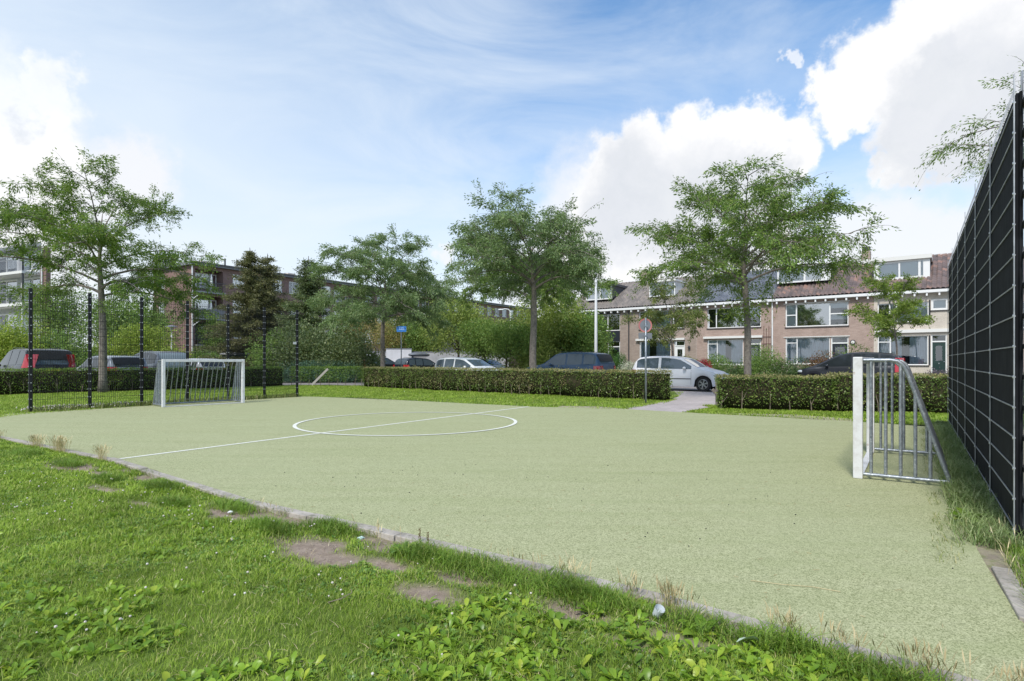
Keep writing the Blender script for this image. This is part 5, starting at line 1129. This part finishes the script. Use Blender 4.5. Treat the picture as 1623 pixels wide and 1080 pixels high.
def h2(par, s0):
    a, b, z0, z1 = rect(1013, 1084.5, 492.5, 521.5)
    window(par, a-s0, b-s0, z0, z1, grid_panes(a-s0, b-s0, z0, z1, [S(1029)-s0, S(1067)-s0], ['d', 'C', 'r']), sill='dark')
    c, d, q0, q1 = rect(1013.5, 1063, 541.5, 577); window(par, c-s0, d-s0, q0, q1, grid_panes(c-s0, d-s0, q0, q1, [], ['c']), sill='white')
    _, zt = F(1078, 548); door(par, S(1068.5), S(1085.5), .05, q1, m_frame, s0, zt=zt); ledge(par, s0, S(1009), S(1086), F(1045, 540)[1])
    g = MB(); s_, z_ = F(1093, 551); g.sph((s_-s0, -.12, z_), (.10, .10, .15), 10, 6).bb(s_-s0-.03, s_-s0+.03, -.1, 0, z_-.02, z_+.04); g.build('wall_lamp', m_pipe_d, par)
    yd = .85; a2, b2, r0, r1 = rect(1029, 1070, 447, 470, yd); f = dormer(par, a2-s0, b2-s0, r0, r1, yd, grid_panes(a2-s0, b2-s0, r0, r1, [(a2+b2)/2-s0], ['w', 'w'], .09), fascia=.14, side=m_slab)
    cs, cz = F(1023, 450, RD); MB().bb(cs-s0-.34, cs-s0+.34, RD-.3, RD+.3, RG-.25, RG+.92).build('chimney', m_brickA2, par); MB().cyl((cs-s0, RD, RG+1.05), .10, .26, 'Z', 10).build('chimney_pot', m_pipe_d, par)
    return [(a, b, z0, z1), (c, d, q0, q1), (S(1068.5), S(1085.5), .05, q1)]
house(2, 3.15, 8.75, 'terraced house behind the silver car with a stubby chimney and white dormer', m_brickA2, m_tileG, h2)
def h3(par, s0):
    a, b, z0, z1 = rect(1121, 1206, 487.5, 519.5)
    window(par, a-s0, b-s0, z0, z1, grid_panes(a-s0, b-s0, z0, z1, [S(1135)-s0, S(1182)-s0], ['d', 'r', 'b']), sill='dark')
    c, d, q0, q1 = rect(1121, 1178, 538.5, 578); e0 = F(1128, 566)[1]
    window(par, c-s0, d-s0, q0, q1, grid_panes(c-s0, d-s0, q0, q1, [S(1136.5)-s0], ['C', 'c'], trans={0: F(1128, 545.5)[1]}), sill='white')
    door(par, S(1183.5), S(1206), .05, q1, m_navy, s0, zt=F(1195, 545)[1]); ledge(par, s0, S(1116), S(1209), F(1160, 536.5)[1])
    pipe(par, s0, 1224.3, m_frame)
    g = MB(); t0, t1 = S(1210.5)-s0, S(1222.5)-s0
    for k in range(4): x = t0+(t1-t0)*k/3; g.tube([(x, -.05, .3), (x+.02, -.05, F(1216, 517+3*(k % 2))[1])], .018, 4)
    for py in (534, 545, 557): z = F(1216, py)[1]; g.tube([(t0-.1, -.06, z), (t1+.05, -.06, z)], .02, 4)
    g.build('trellis', mat('trellis_brown', (.13, .07, .06), .8), par)
    return [(a, b, z0, z1), (c, d, q0, q1), (S(1183.5), S(1206), .05, q1)]
house(3, 8.75, 14.2, 'terraced house with glossy blue grey tiles and brown trellis, behind the wide tree', m_brickA, m_tileB, h3)
def h4(par, s0):
    a, b, z0, z1 = rect(1245, 1345, 480.5, 517.5)
    window(par, a-s0, b-s0, z0, z1, grid_panes(a-s0, b-s0, z0, z1, [S(1262)-s0, S(1315)-s0], ['w', 'r', 'b'], .07, trans={0: F(1254, 500)[1], 2: F(1330, 497)[1]}), sill='dark')
    c, d, q0, q1 = rect(1245, 1315.5, 535, 577)
    window(par, c-s0, d-s0, q0, q1, grid_panes(c-s0, d-s0, q0, q1, [S(1263)-s0], ['C', 'C'], trans={0: F(1254, 544)[1]}), sill='white')
    door(par, S(1317), S(1345), .05, q1, m_navy, s0, zt=F(1330, 543.5)[1])
    MB().bb(S(1242)-s0, S(1347)-s0, -.05, .0, q1+.01, q1+.06).bb(S(1242)-s0, S(1347)-s0, -.05, .0, z1+.01, z1+.06).build('lintel', m_slab, par)
    s_, z_ = F(1352, 542.6); g = MB(); g.cyl((s_-s0, -.05, z_), .155, .07, 'Y', 20); cl = g.build('wall_clock', m_pipe_d, par); MB().cyl((s_-s0, -.092, z_), .10, .01, 'Y', 18).build('clock_face', m_slab, cl)
    yd = 1.2; a2, b2, r0, r1 = rect(1232, 1317, 423, 447, yd); dormer(par, a2-s0, b2-s0, r0, r1, yd, grid_panes(a2-s0, b2-s0, r0, r1, [S(1262)+.3-s0, S(1290)+.3-s0], ['w', 'r', None], .1), fascia=.14)
    cs, cz = F(1373, 419, RD); MB().bb(cs-s0-.27, cs-s0+.27, RD-.3, RD+.3, RG-.25, RG+.80).build('chimney', m_brickA2, par); MB().bb(cs-s0-.24, cs-s0+.24, RD-.26, RD+.26, RG+.803, RG+1.12).build('chimney_cowl', m_pipe_d, par)
    MB().bb(cs-s0-.55, cs-s0+.45, RD-.52, RD-.1, RG-.15, RG+.16).build('lead_flashing', m_slab, par)
    return [(a, b, z0, z1), (c, d, q0, q1), (S(1317), S(1345), .05, q1)]
house(4, 14.2, 20.25, 'terraced house with the wide dark reflecting upper window and round wall clock', m_brickA, m_tileR, h4)
def h5(par, s0):
    a, b, z0, z1 = rect(1391, 1472, 480, 511)
    window(par, a-s0, b-s0, z0, z1, grid_panes(a-s0, b-s0, z0, z1, [S(1410)-s0, S(1421)-s0], ['d', 'w', 'w'], .06), sill='dark')
    e, f_, y0, y1 = rect(1475.5, 1503, 473, 491.5); window(par, e-s0, f_-s0, y0, y1, grid_panes(e-s0, f_-s0, y0, y1, [], ['w'], .12), sill='dark')
    c, d, q0, q1 = rect(1391, 1471.5, 532.5, 579)
    window(par, c-s0, d-s0, q0, q1, grid_panes(c-s0, d-s0, q0, q1, [S(1411)-s0], ['C', 'c'], .06, trans={0: F(1401, 542.5)[1]}), sill='dark')
    MB().bb(S(1472.2)-s0, S(1474.6)-s0, -.02, .02, q0, q1).bb(S(1472.4)-s0, S(1474.8)-s0, -.02, .02, z0-.05, z1+.1).build('dark_strip', m_navy, par)  # narrow dark strip right of the windows
    door(par, S(1475.5), S(1501), .20, q1+.02, m_green, s0, zt=F(1488, 541)[1]); ledge(par, s0, S(1387), S(1512), F(1430, 528)[1], .2, .12)
    yd = 1.25; a2, b2, r0, r1 = rect(1385, 1474, 413, 446, yd)
    f = dormer(par, a2-s0, b2-s0, r0, r1, yd, [(a2-s0+.30, S(1409)+.42-s0, r0+.28, r1-.16, 'w'), (S(1412)+.42-s0, S(1443)+.35-s0, r0+.28, r1-.12, 'w'), (S(1447)+.35-s0, b2-s0-.35, r0+.28, r1-.10, 'w')], fascia=.26)
    return [(a, b, z0, z1), (e, f_, y0, y1), (c, d, q0, q1), (S(1475.5), S(1501), .20, q1+.02)]
house(5, 20.25, 26.4, 'cream brick terraced house with dark green door and wide white dormer', m_cream, m_tileR, h5)
def h6(par, s0):
    a, b, z0, z1 = 27.4, 31.2, 3.1, 4.6; window(par, a-s0, b-s0, z0, z1, grid_panes(a-s0, b-s0, z0, z1, [28.6-s0], ['d', 'w']), sill='dark'); return [(a, b, z0, z1)]
house(6, 26.4, 32.4, 'terraced house mostly hidden behind the black boarded fence', m_brickA, m_tileR, h6, right=True)

# ---- brick flats on the left, receding along the street
BO = Vector((-33.2, 60, 0)); bz = math.atan2(.828, .56)
bl_ = empty('apartment_block', BO, bz, 'long dark red brick block of flats with balconies, receding behind the conifers', 'building')
BL, TOPZ = 66, 11.25; holes = []; bays = [(.25, 3.25), (18.0, 21.0), (34.5, 37.5)]
for q0, q1 in bays:
    for z in (0.2, 2.95, 5.75, 8.55): holes.append((q0, q1, z, z+2.35))
wins = []; x = 4.35
while x < BL-2:
    if not any(q0-1.6 < x < q1+.2 for q0, q1 in bays):
        for z in (.95, 3.75, 6.55, 9.38): wins.append((x, x+1.4, z, z+1.42))
    x += 2.35
panel(0, BL, 0, TOPZ, holes+wins, 0, .12, outer=False).build('wall', m_flat, bl_)
gw = [(-4.6-.0, -3.7, z, z+1.35) for z in (3.6, 6.4, 9.2)]
g = MB()
for a, b, c, d in cells(-8.4, -.003, 0, TOPZ, [(-7.1, -5.9, z, z+1.4) for z in (3.5, 6.3, 9.15)]): g.add([(0, -a, c), (0, -b, c), (0, -b, d), (0, -a, d)], [(0, 1, 2, 3)])
g.build('gable_wall', m_flat, bl_)
for z in (3.5, 6.3, 9.15):
    w_ = MB(); y0, y1 = 5.9, 7.1
    w_.bb(-.03, .05, y0, y0+.1, z, z+1.4).bb(-.03, .05, y1-.1, y1, z, z+1.4).bb(-.03, .05, y0+.1, y1-.1, z, z+.1).bb(-.03, .05, y0+.1, y1-.1, z+1.3, z+1.4)
    f = w_.build('window', m_frame, bl_); MB().bb(.04, .06, y0+.1, y1-.1, z+.1, z+1.3).build('pane', m_pane_r, f); MB().bb(.3, .32, y0, y1, z, z+1.4).build('room_dark_sheet', m_room, f)
MB().bb(BL-.01, BL, .01, 8.4, 0, TOPZ).bb(0, BL, 8.4, 8.42, 0, TOPZ).build('rear_wall', m_flat, bl_)
MB().bb(-.35, BL+.3, -.45, 8.8, TOPZ+.002, TOPZ+.30).build('roof', m_zinc, bl_)
g = MB(); g.bb(-.36, BL+.3, -.50, -.452, TOPZ+.10, TOPZ+.34); g.build('gutter', m_slate, bl_)
for x, s in ((2.2, 1), (13, .8), (30, .8)): MB().bb(x, x+1.3*s, 2.5, 3.3, TOPZ+.3, TOPZ+1.0).build('chimney', m_cream, bl_)
for x in (4.6, 6.0): MB().tube([(x, 2, TOPZ+.3), (x, 2, TOPZ+1.5)], .09, 7).build('vent_pipe', m_slate, bl_)
MB().tube([(-.06, -.06, 0), (-.06, -.06, TOPZ-.1)], .07, 7).tube([(.0, -.1, 7.7), (.55, -.25, 8.2)], .05, 6).tube([(.0, -.1, 4.9), (.55, -.25, 5.4)], .05, 6).build('downpipe', m_frame, bl_)
for a, b, c, d in wins:
    if a < 30 or c > 3:
        k = random.Random(int(a*10+c)).choice('drw'); f = window(bl_, a, b, c, d, grid_panes(a, b, c, d, [a+.45], [k, k], .08), sill='white', y=.05)
for bi, (q0, q1) in enumerate(bays):
    MB().add([(q0-.3, 1.3, 0), (q1+.3, 1.3, 0), (q1+.3, 1.3, TOPZ), (q0-.3, 1.3, TOPZ)], [(0, 1, 2, 3)]).bb(q0-.2, q0-.003, .12, 1.29, 0, TOPZ-.01).bb(q1+.003, q1+.2, .12, 1.29, 0, TOPZ-.01).build('loggia_wall', m_flat, bl_)
    for fi, z in enumerate((0.2, 2.95, 5.75, 8.55)):
        bal = MB().bb(q0-.05, q1+.05, -.55, 1.29, z-.18, z).build('balcony', m_zinc if bi == 0 else m_slab, bl_)
        if z > 1:
            g = MB(); g.bb(q0, q1, -.55, -.51, z+.95, z+1.0).bb(q0, q1, -.55, -.51, z+.08, z+.12); n = 22
            for k in range(n+1): xx = q0+(q1-q0)*k/n; g.bb(xx-.012, xx+.012, -.54, -.52, z+.12, z+.95)
            if bi == 0 and fi == 2: g.bb(q0+.1, q1-.1, -.515, -.50, z+.15, z+.9)
            g.build('railing', m_slate if bi == 0 and fi != 2 else m_zinc, bal)
        f = window(bal, q0+.1, q1-.9, z+.5, z+2.1, grid_panes(q0+.1, q1-.9, z+.5, z+2.1, [], ['w' if fi % 2 else 'r'], .08), y=1.15, sill=None)
        f = window(bal, q1-.85, q1-.1, z+.03, z+2.1, grid_panes(q1-.85, q1-.1, z+.03, z+2.1, [], ['d'], .1), y=1.15, sill=None, name='balcony_door')
def local(o, x, y, z): return Matrix.Translation(o.location) @ Matrix.Rotation(o.rotation_euler.z, 4, 'Z') @ Vector((x, y, z))
def parasol(p, label, h=1.9):
    r = empty('closed_parasol', p, 0, label, 'parasol', None); MB().tube([(0, 0, 0), (0, 0, h)], .02, 6).build('pole', m_rim, r)
    g = MB(); g.tube([(0, 0, h*.35), (0, 0, h*.42), (0, 0, h*.8), (0, 0, h*1.02)], [.13, .15, .09, .02], 9); g.build('folded_canopy', m_frame, r, smooth=True)
parasol(local(bl_, 1.85, -.25, 8.56), 'folded white parasol on the top balcony of the brick flats')
parasol(local(bl_, 1.8, -.25, 5.76), 'folded white parasol on the second highest balcony of the brick flats')
for z, lab in ((8.56, 'small dark table and chairs on the top balcony of the brick flats'), (5.76, 'small dark table on the balcony below the top one of the brick flats')):
    r = empty('balcony_table', local(bl_, .9, -.1, z), bz, lab, 'table'); MB().cyl((0, 0, .68), .36, .04, 'Z', 14).build('tabletop', m_slate, r)
    MB().tube([(0, 0, 0), (0, 0, .66)], .03, 6).build('leg', m_slate, r)
bush('balcony_vine', 'green climbing plant covering the first floor balcony of the brick flats', 0, 0, 3.1, 5.9, m_mid, 171, 'plant', None, .13, 5200, z0=2.6, dep=1.0, loc=local(bl_, 1.7, -.75, 0), shape='box')
bush('garden_bush', 'dark bush at the foot of the brick flats beside the gable corner', 325, 55, 4.5, 2.6, m_mid, 172, 'bush', None, .13, 5000)

# ---- pale flats at the left edge
c0, c1 = Vector((-39.5, 49, 0)), Vector((-53.0, 55.3, 0)); d_ = (c0-c1).normalized(); L0 = (c0-c1).length; rz0 = math.atan2(d_.y, d_.x)
wf = empty('white_flats', c1, rz0, 'pale block of flats with white balconies at the left edge', 'building')
H0 = 10.9; hol = []
for z in (.15, 3.2, 6.2, 8.9):
    for a, b in ((L0-3.9, L0-1.0), (L0-8.6, L0-4.6), (L0-13, L0-9.2)): hol.append((a, b, z+.1, z+(2.25 if z < 8 else 1.7)))
m_render = vary(mat('pale_render', (.5, .5, .5), .9), (.50, .51, .53), (.40, .41, .43), 1.5)
panel(0, L0-.9, 0, H0, hol, 0, .1, outer=False).build('wall', m_render, wf)
MB().bb(L0-.897, L0, -.04, .3, 0, H0-.002).build('brick_pier', m_flat, wf)
inv = Matrix.Rotation(-rz0, 3, 'Z'); D3 = inv @ (Vector((-50.2, 61.2, 0))-c1); C3 = inv @ (Vector((-63, 67, 0))-c1)
MB().prism([(0.01, .12, 0), (L0-.01, .31, 0), (D3.x, D3.y, 0), (C3.x, C3.y, 0)], (0, 0, .05)).build('floor_slab', m_zinc, wf)
MB().prism([(-.3, -.5, H0+.002), (L0+.2, -.5, H0+.002), (D3.x, D3.y, H0+.002), (C3.x, C3.y, H0+.002)], (0, 0, .35)).build('roof', m_zinc, wf)
MB().add([(L0-.005, .31, 0), (D3.x, D3.y, 0), (D3.x, D3.y, H0), (L0-.005, .31, H0)], [(0, 1, 2, 3)]).build('side_wall', m_flat, wf)
for i, (a, b, c, d) in enumerate(hol): window(wf, a, b, c, d, grid_panes(a, b, c, d, [a+(b-a)*.55], ['d' if i % 3 else 'w', 'r'], .12), y=.03, sill=None)
for z in (3.1, 6.1, 8.8):
    bal = MB().bb(.2, L0-.92, -1.35, -.003, z-.22, z).build('balcony', m_slab, wf); g = MB(); g.bb(.2, L0-.95, -1.34, -1.29, z+.96, z+1.02)
    n = 70
    for k in range(n+1): xx = .22+(L0-1.2)*k/n; g.bb(xx-.014, xx+.014, -1.33, -1.30, z, z+.96)
    g.build('railing', m_zinc, bal)
    for xx in (L0-1.05, L0-5.2): MB().bb(xx-.06, xx+.06, -1.28, -1.16, z+.0, z+2.6).build('column', m_slate if z > 5 else m_frame, wf)
MB().tube([(L0-.45, -.14, 0), (L0-.45, -.14, H0-.1)], .06, 7).build('downpipe', m_frame, wf)
pp = Matrix.Translation(c1) @ Matrix.Rotation(rz0, 4, 'Z')
parasol(pp @ Vector((L0-2.0, -.8, 6.1)), 'folded white parasol on the balcony of the pale flats', 2.1)
r = empty('balcony_table', pp @ Vector((L0-4.0, -.8, 6.1)), rz0, 'dark table on the balcony of the pale flats', 'table'); MB().bb(-.9, .9, -.35, .35, .70, .74).build('tabletop', m_slate, r); MB().bb(-.06, .06, -.06, .06, 0, .698).build('leg', m_slate, r)

# ---- garden walls, shed, panels
def wallpiece(name, px0, Y0, px1, Y1, h, th, mt, label, cat='wall'):
    a, b = at(px0, Y0), at(px1, Y1); d = b-a; r = empty(name, a, math.atan2(d.y, d.x), label, cat); MB().bb(0, d.length, 0, th, -.05, h).build('wall_body', mt, r); MB().bb(-.04, d.length+.04, -.04, th+.04, h+.003, h+.06).build('coping', m_zinc, r); return r
m_greyw = vary(mat('grey_rendered_wall', (.33, .33, .34), .9), (.34, .34, .35), (.26, .26, .27), 1.2); m_whitew = vary(mat('white_rendered_wall', (.6, .6, .62), .9), (.60, .60, .63), (.50, .50, .52), 1.2)
wallpiece('garden_wall', 588, 55, 612, 55, 2.1, .2, m_greyw, 'grey garden wall left of the white one', 'wall')
wallpiece('garden_wall', 612, 54, 652, 54, 2.35, .2, m_whitew, 'white rendered wall behind the pole of the blue sign')
wallpiece('garden_wall', 652, 54.5, 812, 50, 2.05, .2, m_greyw, 'long grey wall behind the roof box car and white hatchback')
a = at(691, 56.5); r = empty('shed', a, -.05, 'low shed with dark slate roof above the grey wall', 'shed'); MB().bb(0, 2.6, 0, 2.5, 0, 2.2).build('shed_wall', m_slab, r)
MB().prism([(-.2, -.2, 2.2), (2.8, -.2, 2.2), (2.1, 1.3, 3.3), (-.2, 1.3, 3.3)], (0, .08, .05)).build('shed_roof', m_slate, r)
a = at(352, 46); r = empty('shed', a, -.1, 'low dark green shed with a pale roof behind the left goal', 'shed'); MB().bb(0, 2.2, 0, 2, 0, 1.75).build('shed_wall', mat('shed_green', (.03, .05, .04), .7), r); MB().prism([(-.1, -.15, 1.76), (2.4, -.15, 1.76), (2.2, 1.6, 2.15), (.1, 1.6, 2.15)], (0, .02, .06)).build('shed_roof', m_greyw, r)
a = at(383, 48); r = empty('garden_shed', a, -.2, 'dark timber shed with a brown side right of the pale roofed one', 'shed'); MB().bb(0, 1.4, 0, 2, 0, 2.45).build('shed_wall', mat('shed_dark', (.02, .03, .028), .7), r); MB().bb(1.403, 1.9, 0, 2, 0, 2.3).build('brick_side', m_brickA, r); MB().bb(-.15, 2.1, -.2, 2.1, 2.453, 2.55).build('shed_roof', m_slate, r)
a, b = at(806, 45), at(836, 44); d = b-a; r = empty('timber_fence', a, math.atan2(d.y, d.x), 'weathered vertical board fence left of the pale tree trunk', 'fence'); n = 8
for k in range(n): MB().bb(d.length*k/n+.008, d.length*(k+1)/n-.008, 0, .025, 0, 1.78+.02*(k % 3)).build('board', M['wood'], r)
MB().bb(0, d.length, .03, .07, .4, .5).bb(0, d.length, .03, .07, 1.4, 1.5).build('fence_rail', M['wood'], r)

# ================================================================ street furniture
m_mast = mat('mast_light_grey', (.52, .53, .54), .5)
r = empty('street_light', at(944.5, 30.5), 0, 'tall pale street light pole behind the dark blue car', 'street light'); MB().tube([(0, 0, -.04), (0, 0, 1.2), (0, 0, 5.9)], [.095, .085, .06], 12).build('pole', m_mast, r, smooth='all')
MB().tube([(0, 0, 5.9), (0, .05, 6.15), (-.15, .1, 6.3), (-.5, .2, 6.36)], .04, 8).build('arm', m_mast, r, smooth=True); MB().sph((-.72, .26, 6.36), (.30, .12, .07), 12, 8).build('lamp_head', m_zinc, r, smooth=True)
r = empty('street_light', at(809, 57), 0, 'white curved street light above the round green trees', 'street light'); MB().tube([(0, 0, -.04), (0, 0, 5.9), (-.03, 0, 6.15), (-.2, 0, 6.33), (-.55, 0, 6.38), (-.8, 0, 6.34)], [.08, .055, .05, .045, .04, .04], 8).build('pole', m_frame, r, smooth='all'); MB().sph((-.95, 0, 6.30), (.28, .12, .08), 12, 8).build('lamp_head', m_frame, r, smooth=True)
r = empty('lantern_post', at(272, 43), 0, 'small lantern post with a flat hat before the brick gable', 'street light'); MB().tube([(0, 0, -.04), (0, 0, 3.5)], [.06, .045], 8).build('pole', m_mast, r, smooth='all'); MB().tube([(0, 0, 3.5), (0, 0, 3.75)], [.08, .14], 10).build('lantern', m_lamp, r); MB().tube([(0, 0, 3.755), (0, 0, 3.80), (0, 0, 3.90)], [.42, .42, .08], 16).build('hat', m_zinc, r)
r = empty('road_sign', at(1023.5, 17.0), .12, 'round road sign seen from behind on a grey pole at the hedge end', 'road sign'); MB().tube([(0, 0, -.05), (0, 0, 2.52)], .028, 10).build('pole', M['galv'], r, smooth='all')
d_ = MB().cyl((0.0, .045, 2.30), .20, .012, 'Y', 32).build('sign_disc', m_zinc, r); ring = MB(); ring.add([(rr_*math.cos(a), .030+dy, 2.30+rr_*math.sin(a)) for a in [2*math.pi*i/32 for i in range(32)] for rr_, dy in ((.165, .006), (.205, .0), (.205, .024))], [(i*3+j, i*3+j+1, ((i+1) % 32)*3+j+1, ((i+1) % 32)*3+j) for i in range(32) for j in range(2)])
ring.build('red_rim', mat('sign_red', (.45, .16, .15), .5), d_); MB().bb(-.205, .205, .036, .05, 1.905, 2.08).build('under_plate', m_zinc, r); MB().bb(-.05, .05, -.035, -.0, 2.26, 2.30).bb(-.05, .05, -.035, 0, 1.97, 2.01).build('clamp', M['galv'], r)
r = empty('street_name_sign', at(636, 37.5), 0, 'small blue street sign on a thin pole behind the long hedge', 'sign'); MB().tube([(0, 0, -.04), (0, 0, 3.15)], .035, 8).build('pole', M['galv'], r)
s_ = MB().bb(-.29, .33, -.05, -.03, 3.13, 3.50).build('sign_plate', mat('sign_blue', (.045, .20, .58), .35), r)
g = MB(); 
for i in range(7): g.bb(-.15+i*.055, -.115+i*.055, -.058, -.0505, 3.27, 3.31+.012*(i % 2))
for i in range(5): g.bb(-.10+i*.055, -.065+i*.055, -.058, -.0505, 3.37, 3.41)
g.build('lettering', mat('sign_pale', (.55, .68, .85), .5), s_)
MB().prism([(-.25, -.0505, 3.34), (-.17, -.0505, 3.42), (-.17, -.0505, 3.26)], (0, -.006, 0)).prism([(.30, -.0505, 3.36), (.23, -.0505, 3.43), (.23, -.0505, 3.29)], (0, -.006, 0)).build('arrow_marks', mat('sign_navy', (.01, .05, .16), .5), s_)
r = empty('gate_post', at(1137, 16.2), 0, 'weathered wooden post with slanting brace at the right edge of the path', 'post'); MB().bb(-.045, .045, -.045, .045, -.05, .74).build('post', M['wood'], r, bevel=.008); MB().beam((-.16, -.06, .46), (.28, -.08, -.04), .05, .09).build('brace', M['wood'], r, bevel=.006)
r = empty('leaning_plank', at(510, 28.2), 0, 'pale plank leaning in the thin hedge right of the wire fence', 'plank'); MB().beam((-.48, 0, .08), (.30, 0, .86), .04, .10).build('plank', mat('pale_wood', (.36, .33, .30), .9), r)
